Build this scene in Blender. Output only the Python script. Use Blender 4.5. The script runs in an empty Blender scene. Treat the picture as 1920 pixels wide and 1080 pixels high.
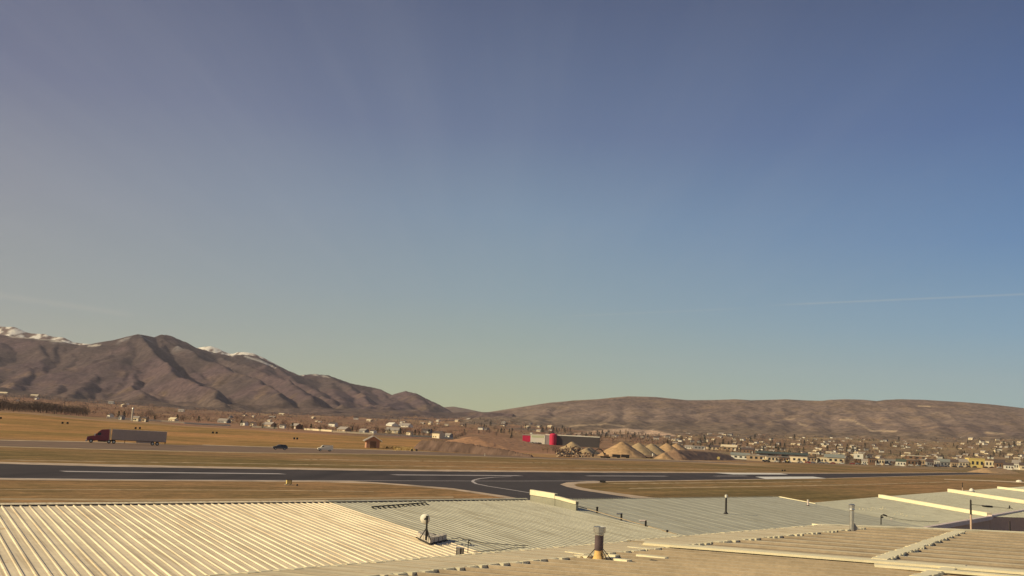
import bpy, math, random
import numpy as np
from mathutils import Vector, Matrix
random.seed(7)
rad = math.radians
SC = bpy.context.scene
COL = SC.collection

# ------------------------------------------------------------------ camera
HC = 6.0                      # camera height over the airfield
FPX = 1890.0                  # focal length in pixels of a 1920 px frame
ROLL = rad(3.0)
PITCH = math.atan(288.6 / FPX)
HC0 = 829.0
R0 = Vector((1, 0, 0)); U0 = Vector((0, -math.sin(PITCH), math.cos(PITCH)))
FW = Vector((0, math.cos(PITCH), math.sin(PITCH)))
RT = R0 * math.cos(ROLL) + U0 * math.sin(ROLL)
UP = -R0 * math.sin(ROLL) + U0 * math.cos(ROLL)
CAM = Vector((0, 0, HC))
cam_d = bpy.data.cameras.new('camera'); cam = bpy.data.objects.new('camera', cam_d); COL.objects.link(cam)
cam_d.sensor_width = 36; cam_d.lens = 36 * FPX / 1920
cam_d.clip_start = 0.1; cam_d.clip_end = 80000
m = Matrix((RT, UP, -FW)).transposed().to_4x4(); m.translation = CAM
cam.matrix_world = m
SC.camera = cam

# ------------------------------------------------------------------ sun, sky, exposure
SUN_AZ = rad(-110); SUN_EL = rad(28)     # azimuth from +Y towards +X
sdir = Vector((math.sin(SUN_AZ) * math.cos(SUN_EL), math.cos(SUN_AZ) * math.cos(SUN_EL), math.sin(SUN_EL)))
sd = bpy.data.lights.new('sun', 'SUN'); sun = bpy.data.objects.new('sun', sd); COL.objects.link(sun)
sd.energy = 4.9; sd.angle = rad(0.5); sd.color = (1.0, 0.85, 0.54)
sun.rotation_euler = sdir.to_track_quat('Z', 'Y').to_euler()
SC.view_settings.view_transform = 'Standard'; SC.view_settings.look = 'None'
SC.view_settings.exposure = 0; SC.view_settings.gamma = 1
SC.render.engine = 'CYCLES'
SC.cycles.max_bounces = 5; SC.cycles.volume_bounces = 0


def srgb(r, g, b):
    f = lambda c: (c / 255 / 12.92) if c / 255 <= .04045 else ((c / 255 + .055) / 1.055) ** 2.4
    return (f(r), f(g), f(b), 1)


def ray(px, py):
    return (FW * FPX + RT * (px - 960) + UP * (540 - py)).normalized()


world = bpy.data.worlds.new('World'); SC.world = world; world.use_nodes = True
wn = world.node_tree; wn.nodes.clear(); L = wn.links.new
def N(nt, t, **kw):
    n = nt.nodes.new(t)
    for k, v in kw.items(): setattr(n, k, v)
    return n
def ramp(nt, pts, interp='LINEAR'):
    n = nt.nodes.new('ShaderNodeValToRGB'); e = n.color_ramp.elements; n.color_ramp.interpolation = interp
    while len(e) < len(pts): e.new(.5)
    for i, (p, c) in enumerate(pts): e[i].position = p; e[i].color = c if len(c) == 4 else (*c, 1)
    return n
def math_n(nt, op, a=None, b=None, clamp=False):
    n = nt.nodes.new('ShaderNodeMath'); n.operation = op; n.use_clamp = clamp
    for i, v in enumerate((a, b)):
        if v is None: continue
        if isinstance(v, (int, float)): n.inputs[i].default_value = v
        else: nt.links.new(v, n.inputs[i])
    return n.outputs[0]
out = N(wn, 'ShaderNodeOutputWorld'); bg = N(wn, 'ShaderNodeBackground'); bg.inputs[1].default_value = 1.0
tc = N(wn, 'ShaderNodeTexCoord')
sep = N(wn, 'ShaderNodeSeparateXYZ'); L(tc.outputs['Generated'], sep.inputs[0])
el = sep.outputs[2]
elr = math_n(wn, 'MULTIPLY', el, 1.6, True)      # sine of elevation 0..0.62 -> 0..1
def sp(y):   # ramp position of an elevation given as sine
    return min(1, y * 1.6)
rl = ramp(wn, [(0, srgb(186, 184, 152)), (sp(.04), srgb(178, 186, 162)), (sp(.10), srgb(158, 168, 166)), (sp(.2), srgb(142, 148, 160)),
               (sp(.30), srgb(112, 119, 146)), (sp(.42), srgb(86, 94, 124)), (1, srgb(55, 68, 102))])
rc = ramp(wn, [(0, srgb(190, 190, 138)), (sp(.035), srgb(180, 190, 150)), (sp(.08), srgb(156, 180, 168)), (sp(.14), srgb(136, 164, 176)), (sp(.22), srgb(118, 146, 172)),
               (sp(.30), srgb(98, 118, 152)), (sp(.42), srgb(76, 92, 126)), (1, srgb(50, 66, 102))])
rr = ramp(wn, [(0, srgb(150, 182, 170)), (sp(.06), srgb(146, 182, 186)), (sp(.12), srgb(116, 162, 190)), (sp(.20), srgb(88, 134, 180)),
               (sp(.30), srgb(72, 106, 156)), (sp(.42), srgb(62, 84, 124)), (1, srgb(44, 62, 100))])
for r_ in (rl, rc, rr): L(elr, r_.inputs[0])
az = math_n(wn, 'ARCTAN2', sep.outputs[0], sep.outputs[1])
fl = math_n(wn, 'MULTIPLY', az, -2.1, True)
fr = math_n(wn, 'MULTIPLY', az, 2.1, True)
def mixc(nt, fac, a, b, mode='MIX'):
    n = nt.nodes.new('ShaderNodeMix'); n.data_type = 'RGBA'; n.blend_type = mode
    for s, v in ((0, fac), (6, a), (7, b)):
        if isinstance(v, (int, float)): n.inputs[s].default_value = v
        elif isinstance(v, tuple): n.inputs[s].default_value = v
        else: nt.links.new(v, n.inputs[s])
    return n.outputs[2]
c = mixc(wn, fl, rc.outputs[0], rl.outputs[0])
c = mixc(wn, fr, c, rr.outputs[0])
sky = N(wn, 'ShaderNodeTexSky', sky_type='NISHITA'); sky.sun_disc = False
sky.sun_elevation = SUN_EL; sky.sun_rotation = SUN_AZ
skm = mixc(wn, 1.0, sky.outputs[0], (.085, .08, .075, 1), 'MULTIPLY')
c = mixc(wn, .10, c, skm)
# thin cirrus veils: long parallel streaks in a high flat layer, so they fan out from the horizon
cl = N(wn, 'ShaderNodeCombineXYZ'); zc = math_n(wn, 'MAXIMUM', el, .02)
L(math_n(wn, 'DIVIDE', sep.outputs[0], zc), cl.inputs[0]); L(math_n(wn, 'DIVIDE', sep.outputs[1], zc), cl.inputs[1])
for sc_, rot_, st_, lo_, hi_, am_ in ((1.3, -24, (2.2, .16, 1), .42, .78, .11), (3.4, -14, (2.6, .12, 1), .46, .80, .07), (.7, -50, (1.0, .4, 1), .45, .75, .08)):
    mp = N(wn, 'ShaderNodeMapping'); L(cl.outputs[0], mp.inputs[0]); mp.inputs['Rotation'].default_value = (0, 0, rad(rot_)); mp.inputs['Scale'].default_value = st_
    nz = N(wn, 'ShaderNodeTexNoise'); L(mp.outputs[0], nz.inputs[0]); nz.inputs['Scale'].default_value = sc_; nz.inputs['Detail'].default_value = 6
    nr = ramp(wn, [(lo_, (0, 0, 0, 1)), (hi_, (1, 1, 1, 1))]); L(nz.outputs[0], nr.inputs[0])
    fade = math_n(wn, 'MULTIPLY', math_n(wn, 'SUBTRACT', el, .05), 7, True)
    fade = math_n(wn, 'MULTIPLY', fade, math_n(wn, 'SUBTRACT', .85, math_n(wn, 'MULTIPLY', az, 1.6), True), True)
    c = mixc(wn, math_n(wn, 'MULTIPLY', math_n(wn, 'MULTIPLY', nr.outputs[0], am_ * .65), fade), c, srgb(176, 180, 186))
# two contrails as thin great-circle streaks
def streak(c, pa, pb, width, strength):
    a, b = ray(*pa), ray(*pb); n = a.cross(b).normalized(); mid = (a + b).normalized(); half = a.angle(b) / 2
    vd = N(wn, 'ShaderNodeVectorMath', operation='DOT_PRODUCT'); L(tc.outputs['Generated'], vd.inputs[0]); vd.inputs[1].default_value = n
    ve = N(wn, 'ShaderNodeVectorMath', operation='DOT_PRODUCT'); L(tc.outputs['Generated'], ve.inputs[0]); ve.inputs[1].default_value = mid
    d = math_n(wn, 'ABSOLUTE', vd.outputs['Value'])
    d = math_n(wn, 'SUBTRACT', 1, math_n(wn, 'DIVIDE', d, width), True)
    e = math_n(wn, 'DIVIDE', math_n(wn, 'SUBTRACT', ve.outputs['Value'], math.cos(half)), 1 - math.cos(half * .7), True)
    f = math_n(wn, 'MULTIPLY', math_n(wn, 'MULTIPLY', d, e), strength)
    return mixc(wn, f, c, srgb(205, 200, 185))
c = streak(c, (1430, 573), (2050, 546), .0013, .22)
c = streak(c, (1040, 594), (1420, 577), .0013, .10)
c = streak(c, (-60, 545), (260, 592), .004, .16)
L(c, bg.inputs[0]); L(bg.outputs[0], out.inputs[0])

# ------------------------------------------------------------------ helpers
def hor(px): return HC0 + (px - 960) * math.tan(ROLL)
def G(px, py, z=0.0):
    r = ray(px, py); t = (z - HC) / r.z
    return CAM + r * t
def DP(px, py, d):
    r = ray(px, py); return CAM + r * (d / r.y)
def plane_hit(px, py, p0, n):
    r = ray(px, py); t = (p0 - CAM).dot(n) / r.dot(n)
    return CAM + r * t
TAN = math.tan
def az_of(px):  # lateral/forward ratio of the horizon point at column px
    r = ray(px, hor(px)); return r.x / r.y
PXS = np.linspace(-1400, 3300, 200); AZS = np.array([az_of(p) for p in PXS])
def px_of(x, y): return np.interp(np.asarray(x) / np.asarray(y), AZS, PXS)

_rng = np.random.RandomState(3)
LAT = _rng.rand(256, 256)
def vnoise(x, y, seed=0):
    x = np.asarray(x, float) + seed * 17.3; y = np.asarray(y, float) + seed * 5.1
    xi = np.floor(x).astype(int); yi = np.floor(y).astype(int); fx = x - xi; fy = y - yi
    fx = fx * fx * (3 - 2 * fx); fy = fy * fy * (3 - 2 * fy)
    g = lambda a, b: LAT[a & 255, b & 255]
    return (g(xi, yi) * (1 - fx) + g(xi + 1, yi) * fx) * (1 - fy) + (g(xi, yi + 1) * (1 - fx) + g(xi + 1, yi + 1) * fx) * fy
def fbm(x, y, seed=0, o=4):
    s = 0; a = .5; t = 0
    for i in range(o):
        s = s + a * vnoise(x * 2 ** i, y * 2 ** i, seed + i); t += a; a *= .5
    return s / t

# valley floor: elevation (px above the horizon) by column and distance
VD = [300, 450, 700, 1000, 1150, 1600, 2500, 4000, 6000, 14000]
def flat(d): return -HC * FPX / d
VT = {
    -700: [None, -16, 14, 20, 24, 30, 36, 48, 55, 60],
    0:    [None, -19, 6, 12, 14, 19, 26, 38, 46, 50],
    230:  [None, -22, -1, 5, 8, 14, 22, 34, 42, 46],
    400:  [None, None, -4, 2, 4, 9, 16, 28, 36, 42],
    800:  [None, None, -9, -1, 2, 8, 16, 33, 38, 42],
    930:  [None, None, -14, -7, -4, 4, 18, 38, 44, 46],
    1100: [None, None, None, -9, -6, 1, 16, 32, 38, 42],
    1400: [None, None, None, -10.5, -7, 4, 24, 38, 44, 46],
    1700: [None, None, None, None, -8, 9, 32, 47, 52, 54],
    1920: [None, None, None, None, -7, 16, 42, 57, 60, 60],
    2600: [None, None, None, None, -5, 22, 54, 70, 74, 74],
}
VC = sorted(VT)
VZ = np.array([[max(0.0, HC + d * ((v if v is not None else flat(d)) / FPX)) if v is not None else 0.0 for d, v in zip(VD, VT[c_])] for c_ in VC])
def valley(x, y, noise=True):
    x = np.asarray(x, float); y = np.asarray(y, float)
    ys = np.maximum(y, 1.0)
    px = np.clip(px_of(x, ys), VC[0], VC[-1])
    d = np.clip(ys, VD[0], VD[-1])
    ld = np.log(d); LD = np.log(VD)
    j = np.clip(np.searchsorted(VD, d, side='right') - 1, 0, len(VD) - 2)
    t = (d - np.array(VD)[j]) / (np.array(VD)[j + 1] - np.array(VD)[j])
    i = np.clip(np.searchsorted(VC, px, side='right') - 1, 0, len(VC) - 2)
    s = (px - np.array(VC)[i]) / (np.array(VC)[i + 1] - np.array(VC)[i]); s = s * s * (3 - 2 * s)
    z = (VZ[i, j] * (1 - s) + VZ[i + 1, j] * s) * (1 - t) + (VZ[i, j + 1] * (1 - s) + VZ[i + 1, j + 1] * s) * t
    if noise:
        w = np.clip((z - .5) / 10, 0, 1)
        z = z + w * (fbm(x / 260, y / 260, 2) - .5) * 7 * np.clip(y / 1500, .4, 2.4)
    return np.where(y > 290, z, 0.0)
def T(px, py, dmin=20, dmax=9000):
    """where the sight line through a pixel meets the valley floor"""
    r = ray(px, py)
    ds = np.concatenate([np.arange(dmin, 500, 2.0), np.arange(500, dmax, 6.0)])
    xs = r.x / r.y * ds; zs = HC + r.z / r.y * ds
    v = valley(xs, ds); hit = np.nonzero(zs <= v)[0]
    d = ds[hit[0]] if len(hit) else dmax
    x = r.x / r.y * d
    return Vector((x, d, float(valley(x, d))))

class MB:
    def __init__(s): s.v = []; s.f = []; s.mi = []
    def add(s, vs, fs, mi=0):
        o = len(s.v); s.v += [tuple(v) for v in vs]; s.f += [tuple(i + o for i in f) for f in fs]; s.mi += [mi] * len(fs); return s
    def box(s, x0, x1, y0, y1, z0, z1, mi=0, mtx=None):
        vs = [(x, y, z) for z in (z0, z1) for y in (y0, y1) for x in (x0, x1)]
        if mtx is not None: vs = [mtx @ Vector(v) for v in vs]
        return s.add(vs, [(0, 2, 3, 1), (4, 5, 7, 6), (0, 1, 5, 4), (2, 6, 7, 3), (0, 4, 6, 2), (1, 3, 7, 5)], mi)
    def tube(s, a, b, r0, r1=None, n=8, mi=0, caps=True):
        a = Vector(a); b = Vector(b); r1 = r0 if r1 is None else r1
        d = (b - a).normalized(); u = d.orthogonal().normalized(); w = d.cross(u)
        vs = []
        for p, r in ((a, r0), (b, r1)):
            for k in range(n):
                t = 2 * math.pi * k / n; vs.append(p + (u * math.cos(t) + w * math.sin(t)) * r)
        fs = [(k, (k + 1) % n, n + (k + 1) % n, n + k) for k in range(n)]
        if caps: fs += [tuple(range(n))[::-1], tuple(range(n, 2 * n))]
        return s.add(vs, fs, mi)
    def lathe(s, prof, n=16, mi=0, c=(0, 0, 0)):
        vs = []; fs = []
        for r, z in prof:
            for k in range(n):
                t = 2 * math.pi * k / n; vs.append((c[0] + r * math.cos(t), c[1] + r * math.sin(t), c[2] + z))
        for i in range(len(prof) - 1):
            for k in range(n):
                fs.append((i * n + k, i * n + (k + 1) % n, (i + 1) * n + (k + 1) % n, (i + 1) * n + k))
        fs += [tuple(range(n))[::-1], tuple((len(prof) - 1) * n + k for k in range(n))]
        return s.add(vs, fs, mi)
    def prism(s, prof, y0, y1, mi=0, taper=None):
        """side outline in (x, z), extruded along y; taper(z) narrows the width"""
        n = len(prof); tp = taper or (lambda z: 0)
        vs = [(x, y0 + tp(z), z) for x, z in prof] + [(x, y1 - tp(z), z) for x, z in prof]
        fs = [tuple(range(n)), tuple(range(n, 2 * n))[::-1]] + [(i, n + i, n + (i + 1) % n, (i + 1) % n) for i in range(n)]
        return s.add(vs, fs, mi)
    def mesh(s, name, mats):
        me = bpy.data.meshes.new(name); me.from_pydata(s.v, [], s.f)
        for mt in (mats if isinstance(mats, (list, tuple)) else [mats]): me.materials.append(mt)
        me.polygons.foreach_set('material_index', s.mi); me.update()
        return me
    def obj(s, name, mats, parent=None, smooth=False, loc=None):
        me = s.mesh(name, mats)
        if smooth:
            me.polygons.foreach_set('use_smooth', [True] * len(me.polygons))
        o = bpy.data.objects.new(name, me); COL.objects.link(o)
        if parent is not None: o.parent = parent
        if loc is not None: o.location = loc
        return o
def fixn(o):
    import bmesh
    b = bmesh.new(); b.from_mesh(o.data); bmesh.ops.recalc_face_normals(b, faces=b.faces); b.to_mesh(o.data); b.free(); return o
def tag(o, label=None, cat=None, group=None, kind=None):
    if label: o['label'] = label
    if cat: o['category'] = cat
    if group: o['group'] = group
    if kind: o['kind'] = kind
    return o
def empty(name, loc, rz=0, label=None, cat=None, group=None):
    o = bpy.data.objects.new(name, None); COL.objects.link(o); o.location = loc; o.rotation_euler = (0, 0, rz)
    o.empty_display_size = .2
    return tag(o, label, cat, group)
def dup(root, loc, rz, label=None, scale=None):
    r = root.copy(); COL.objects.link(r); r.location = loc; r.rotation_euler = (0, 0, rz)
    if label: r['label'] = label
    if scale is not None: r.scale = (scale,) * 3 if isinstance(scale, (int, float)) else scale
    for ch in list(root.children):
        k = ch.copy(); COL.objects.link(k); k.parent = r
        for g_ in list(ch.children):
            q = g_.copy(); COL.objects.link(q); q.parent = k
    return r

# ------------------------------------------------------------------ materials
def mat(name, col, rough=.8, metal=0.0, var=.12, scale=4.0, bump=0.0, spec=.3, stretch=(1, 1, 1), rot=0.0, col2=None, detail=5):
    mt = bpy.data.materials.new(name); mt.use_nodes = True; nt = mt.node_tree; b = nt.nodes['Principled BSDF']
    b.inputs['Roughness'].default_value = rough; b.inputs['Metallic'].default_value = metal
    b.inputs['Specular IOR Level'].default_value = spec
    t = N(nt, 'ShaderNodeTexCoord'); mpn = N(nt, 'ShaderNodeMapping'); nt.links.new(t.outputs['Object'], mpn.inputs[0])
    mpn.inputs['Scale'].default_value = stretch; mpn.inputs['Rotation'].default_value = (0, 0, rot)
    n = N(nt, 'ShaderNodeTexNoise'); nt.links.new(mpn.outputs[0], n.inputs[0]); n.inputs['Scale'].default_value = scale; n.inputs['Detail'].default_value = detail
    c1 = tuple(max(0, v * (1 - var)) for v in col[:3]); c2 = tuple(min(1, v * (1 + var)) for v in (col2 or col)[:3])
    r = ramp(nt, [(.3, c1), (.7, c2)]); nt.links.new(n.outputs[0], r.inputs[0]); nt.links.new(r.outputs[0], b.inputs['Base Color'])
    if bump:
        bp = N(nt, 'ShaderNodeBump'); bp.inputs['Strength'].default_value = bump; nt.links.new(n.outputs[0], bp.inputs['Height']); nt.links.new(bp.outputs[0], b.inputs['Normal'])
    return mt

M = {
    'white': mat('white_paint', (.76, .71, .60), .5, var=.06),
    'fence': mat('cream_fence_paint', (.88, .74, .50), .8, var=.04),
    'cream': mat('cream_wall', (.74, .61, .41), .8, var=.1),
    'tan': mat('tan_wall', (.42, .30, .19), .85, var=.12),
    'brown': mat('brown_wall', (.22, .13, .08), .85, var=.15),
    'grey': mat('grey_wall', (.30, .29, .28), .85, var=.1),
    'dark': mat('dark_metal', (.035, .030, .03), .6),
    'black': mat('black_rubber', (.02, .018, .018), .8),
    'shingle': mat('dark_shingles', (.10, .075, .07), .9, var=.2),
    'shingle2': mat('pale_shingles', (.36, .31, .27), .9, var=.12),
    'green': mat('green_metal_roof', (.085, .105, .08), .6, var=.1),
    'teal': mat('teal_metal_roof', (.26, .27, .24), .6, var=.1),
    'yellow': mat('yellow_paint', (.80, .62, .22), .6, var=.08),
    'orange': mat('orange_paint', (.80, .38, .08), .6, var=.08),
    'red': mat('red_paint', (.55, .018, .07), .6, var=.08),
    'galv': mat('galvanised_steel', (.55, .53, .48), .35, .85, var=.12, scale=9),
    'glass': mat('dark_glass', (.03, .035, .04), .15, spec=.6),
    'asphalt': mat('asphalt', (.055, .042, .040), .85, var=.32, scale=.25, stretch=(1, .12, 1), rot=rad(40), detail=8),
    'taxi': mat('taxiway_asphalt', (.064, .051, .049), .85, var=.10, scale=.2, detail=8),
    'line': mat('runway_paint', (.52, .46, .44), .7, var=.15, scale=1.2),
    'pad': mat('white_pad', (.80, .76, .70), .7, var=.05, scale=.2),
    'road': mat('highway_asphalt', (.215, .140, .095), .9, var=.18, scale=.15, detail=8),
    'bark': mat('grey_bark', (.12, .085, .07), .95, var=.2),
    'twig_r': mat('reddish_twigs', (.30, .17, .115), .95, var=.3, scale=.3),
    'twig_g': mat('grey_twigs', (.105, .075, .062), .95, var=.3, scale=.3),
    'twig_y': mat('tan_twigs', (.31, .20, .115), .95, var=.25, scale=.3),
    'needle': mat('dark_needles', (.035, .04, .025), .95, var=.35, scale=.4),
    'brick': mat('orange_brick', (.50, .27, .17), .9, var=.12, scale=3),
    'rust': mat('rust_orange_flashing', (.84, .52, .19), .8, var=.2, scale=7),
    'concrete': mat('pale_concrete_block', (.52, .46, .38), .9, var=.12, scale=8),
}

# ------------------------------------------------------------------ terrain
def sheet_mesh(name, X, Y, Z, mt, attr=None, wrap=False):
    r, cN = X.shape
    me = bpy.data.meshes.new(name)
    vs = np.stack([X, Y, Z], -1).reshape(-1, 3)
    idx = np.arange(r * cN).reshape(r, cN)
    if wrap: idx = np.concatenate([idx, idx[:, :1]], 1)
    q = np.stack([idx[:-1, :-1], idx[:-1, 1:], idx[1:, 1:], idx[1:, :-1]], -1).reshape(-1, 4)
    me.vertices.add(len(vs)); me.vertices.foreach_set('co', vs.ravel())
    me.loops.add(q.size); me.loops.foreach_set('vertex_index', q.ravel())
    me.polygons.add(len(q)); me.polygons.foreach_set('loop_start', np.arange(0, q.size, 4)); me.polygons.foreach_set('loop_total', np.full(len(q), 4))
    me.update(calc_edges=True); me.validate()
    me.polygons.foreach_set('use_smooth', [True] * len(q))
    if attr is not None:
        a = me.attributes.new('albedo', 'FLOAT_COLOR', 'POINT')
        a.data.foreach_set('color', np.concatenate([attr.reshape(-1, 3), np.ones((r * cN, 1))], 1).ravel())
    me.materials.append(mt)
    o = bpy.data.objects.new(name, me); COL.objects.link(o)
    return tag(o, kind='structure')

def ground_mat():
    mt = bpy.data.materials.new('earth_and_grass'); mt.use_nodes = True; nt = mt.node_tree; b = nt.nodes['Principled BSDF']; K = nt.links.new
    b.inputs['Roughness'].default_value = .95; b.inputs['Specular IOR Level'].default_value = .1
    at = N(nt, 'ShaderNodeAttribute', attribute_name='albedo'); t = N(nt, 'ShaderNodeTexCoord')
    def nz(scale, st, rot, det=6, ro=.6):
        mpn = N(nt, 'ShaderNodeMapping', vector_type='TEXTURE'); K(t.outputs['Object'], mpn.inputs[0]); mpn.inputs['Rotation'].default_value = (0, 0, rot)
        mpn.inputs['Scale'].default_value = st
        n = N(nt, 'ShaderNodeTexNoise'); K(mpn.outputs[0], n.inputs[0]); n.inputs['Scale'].default_value = scale; n.inputs['Detail'].default_value = det; n.inputs['Roughness'].default_value = ro
        return n.outputs[0]
    # mowing lines and thin stripes along the runway
    s1 = nz(1, (5, 90, 1), rad(-38)); r1 = ramp(nt, [(.32, (.72, .72, .70)), (.5, (1, 1, 1)), (.72, (1.30, 1.26, 1.25))]); K(s1, r1.inputs[0])
    s2 = nz(1, (2.0, 6, 1), rad(-38), 8, .7); r2 = ramp(nt, [(.3, (.60, .64, .56)), (.5, (1, 1, 1)), (.68, (1.5, 1.36, 1.3))]); K(s2, r2.inputs[0])
    s3 = nz(1, (60, 110, 1), rad(-38), 4); r3 = ramp(nt, [(.38, (.72, .80, .66)), (.62, (1.22, 1.12, 1.06))]); K(s3, r3.inputs[0])
    c_ = mixc(nt, 1.0, at.outputs['Color'], r1.outputs[0], 'MULTIPLY'); c_ = mixc(nt, 1.0, c_, r2.outputs[0], 'MULTIPLY'); c_ = mixc(nt, 1.0, c_, r3.outputs[0], 'MULTIPLY')
    s4 = nz(1, (.8, 1.3, 1), 0, 6, .8); r4 = ramp(nt, [(.32, (.66, .66, .62)), (.5, (1, 1, 1)), (.7, (1.4, 1.34, 1.28))]); K(s4, r4.inputs[0]); c_ = mixc(nt, .8, c_, r4.outputs[0], 'MULTIPLY')
    bp = N(nt, 'ShaderNodeBump'); bp.inputs['Strength'].default_value = .35; bp.inputs['Distance'].default_value = .25; K(s4, bp.inputs['Height']); K(bp.outputs[0], b.inputs['Normal'])
    K(c_, b.inputs['Base Color']); return mt
def hill_mat(name, sc=1.0, snow=False, con=1.0):
    mt = bpy.data.materials.new(name); mt.use_nodes = True; nt = mt.node_tree; b = nt.nodes['Principled BSDF']; K = nt.links.new
    b.inputs['Roughness'].default_value = .95; b.inputs['Specular IOR Level'].default_value = .05
    at = N(nt, 'ShaderNodeAttribute', attribute_name='albedo'); t = N(nt, 'ShaderNodeTexCoord')
    c_ = at.outputs['Color']
    for s, dk, lt, det in ((1 / 420, .86, 1.12, 4), (1 / 90, .80, 1.22, 6), (1 / 20, .60, 1.45, 6)):
        n = N(nt, 'ShaderNodeTexNoise'); K(t.outputs['Object'], n.inputs[0]); n.inputs['Scale'].default_value = s * sc; n.inputs['Detail'].default_value = det; n.inputs['Roughness'].default_value = .6
        dk2 = 1 - (1 - dk) * con; lt2 = 1 + (lt - 1) * con
        r = ramp(nt, [(.36, (dk2, dk2, dk2)), (.5, (1, 1, 1)), (.66, (lt2, lt2 * .98, lt2 * .95))]); K(n.outputs[0], r.inputs[0])
        c_ = mixc(nt, 1.0, c_, r.outputs[0], 'MULTIPLY')
    K(c_, b.inputs['Base Color'])
    n = N(nt, 'ShaderNodeTexNoise'); K(t.outputs['Object'], n.inputs[0]); n.inputs['Scale'].default_value = 1 / 60; n.inputs['Detail'].default_value = 8
    bp = N(nt, 'ShaderNodeBump'); bp.inputs['Strength'].default_value = .5; bp.inputs['Distance'].default_value = 14; K(n.outputs[0], bp.inputs['Height']); K(bp.outputs[0], b.inputs['Normal'])
    return mt

# ground: one polar sheet from under the camera to the horizon, fine within view
azf = np.linspace(rad(-36), rad(36), 640); azc = np.linspace(rad(36), rad(324), 60)[1:-1]
A = np.concatenate([azf, azc]); DR = np.concatenate([[0.5, 12], np.arange(30, 300, 15), np.geomspace(300, 9000, 240), [10500, 12500, 14500]])
# rows are lines of equal forward distance inside the view, circles outside
AA, DD = np.meshgrid(A, DR)
inview = np.cos(AA) > math.cos(rad(36.01))
RR = np.where(inview, DD / np.maximum(np.cos(AA), .2), DD / math.cos(rad(36)))
X = RR * np.sin(AA); Y = RR * np.cos(AA)
Z = np.where(Y > 290, valley(X, Y), 0.0)
edge_d = lambda px: np.interp(px, [-500, 0, 160, 300, 480, 700, 860, 900, 1000, 1200, 1400, 1600, 1900, 2500], [700, 700, 690, 690, 740, 800, 850, 640, 560, 640, 820, 1000, 1150, 1150])
PX = px_of(X, np.maximum(Y, 1)); n1 = fbm(X / 160, Y / 160, 5); n2 = fbm(X / 500, Y / 500, 9)
w_dist = lambda pts: np.array(pts)
C_near = w_dist([.275, .180, .092]); C_field = w_dist([.395, .228, .098]); C_val = w_dist([.32, .185, .125]); C_right = w_dist([.27, .195, .13]); C_dirt = w_dist([.42, .245, .13]); C_tan = w_dist([.42, .29, .175])
def lerp(a, b, t): return a * (1 - t[..., None]) + b * t[..., None]
ss = lambda a, b, x: np.clip((x - a) / (b - a), 0, 1) ** 2 * (3 - 2 * np.clip((x - a) / (b - a), 0, 1))
roadd = np.interp(PX, [-500, 140, 340, 600, 740, 1040, 1400, 1900], [250, 277, 310, 366, 436, 472, 600, 900])
alb = lerp(C_near[None, None, :] * np.ones(X.shape + (1,)), C_field, ss(-10, 25, Y - roadd) * ss(1250, 950, PX))
alb = lerp(alb, C_dirt, ss(840, 900, PX) * ss(1120, 1000, PX) * ss(-30, 10, Y - roadd - 25) * ss(950, 800, Y))
alb = lerp(alb, C_tan, ss(980, 1060, PX) * ss(1480, 1390, PX) * ss(540, 590, Y) * ss(760, 700, Y))
beyond = ss(0, 25, Y - edge_d(PX))
vc = lerp(C_val * np.ones(X.shape + (1,)), C_right, ss(1050, 1450, PX))
vc = lerp(vc, C_tan * 1.0, ss(.56, .66, n1) * .55)
vc = lerp(vc, C_val * .62, ss(.52, .42, n2) * .45)
alb = lerp(alb, vc, beyond)
# pale benches and tracks across the valley
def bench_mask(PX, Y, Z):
    yy = HC0 + (PX - 960) * TAN(ROLL) - (Z - HC) / np.maximum(Y, 1) * FPX      # a pale terrace on the valley side
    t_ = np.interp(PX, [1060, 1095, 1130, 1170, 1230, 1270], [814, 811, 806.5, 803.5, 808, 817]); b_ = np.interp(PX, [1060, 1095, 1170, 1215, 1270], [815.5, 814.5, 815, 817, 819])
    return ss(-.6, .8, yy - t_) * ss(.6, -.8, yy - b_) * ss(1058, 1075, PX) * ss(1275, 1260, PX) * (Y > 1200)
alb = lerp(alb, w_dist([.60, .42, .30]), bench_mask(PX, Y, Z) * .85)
ground = sheet_mesh('ground', X, Y, Z, ground_mat(), alb, wrap=True)

def tents(X, Y, lines, sm=8.0):
    """height of a range of straight-sided ridges: max over ridge lines of crest height minus slope x distance"""
    H = np.full(X.shape, -1e4)
    for pts, k in lines:
        for a, b in zip(pts[:-1], pts[1:]):
            dx, dy = b.x - a.x, b.y - a.y; L2 = dx * dx + dy * dy + 1e-6
            t = np.clip(((X - a.x) * dx + (Y - a.y) * dy) / L2, 0, 1)
            dist = np.hypot(X - a.x - t * dx, Y - a.y - t * dy)
            kk = k
            h = a.z + t * (b.z - a.z) - kk * np.sqrt(dist * dist + sm * sm) + kk * sm
            H = np.maximum(H, h)
    return H
def px_grid(p0, p1, dp, d0, d1, nd):
    px = np.arange(p0, p1 + 1, dp); a = np.array([az_of(p) for p in px]); d = np.linspace(d0, d1, nd)
    Am, Dm = np.meshgrid(a, d); return Am * Dm, Dm
def crest(pts, dfun): return [DP(p, y, dfun(p)) for p, y in pts]

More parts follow.
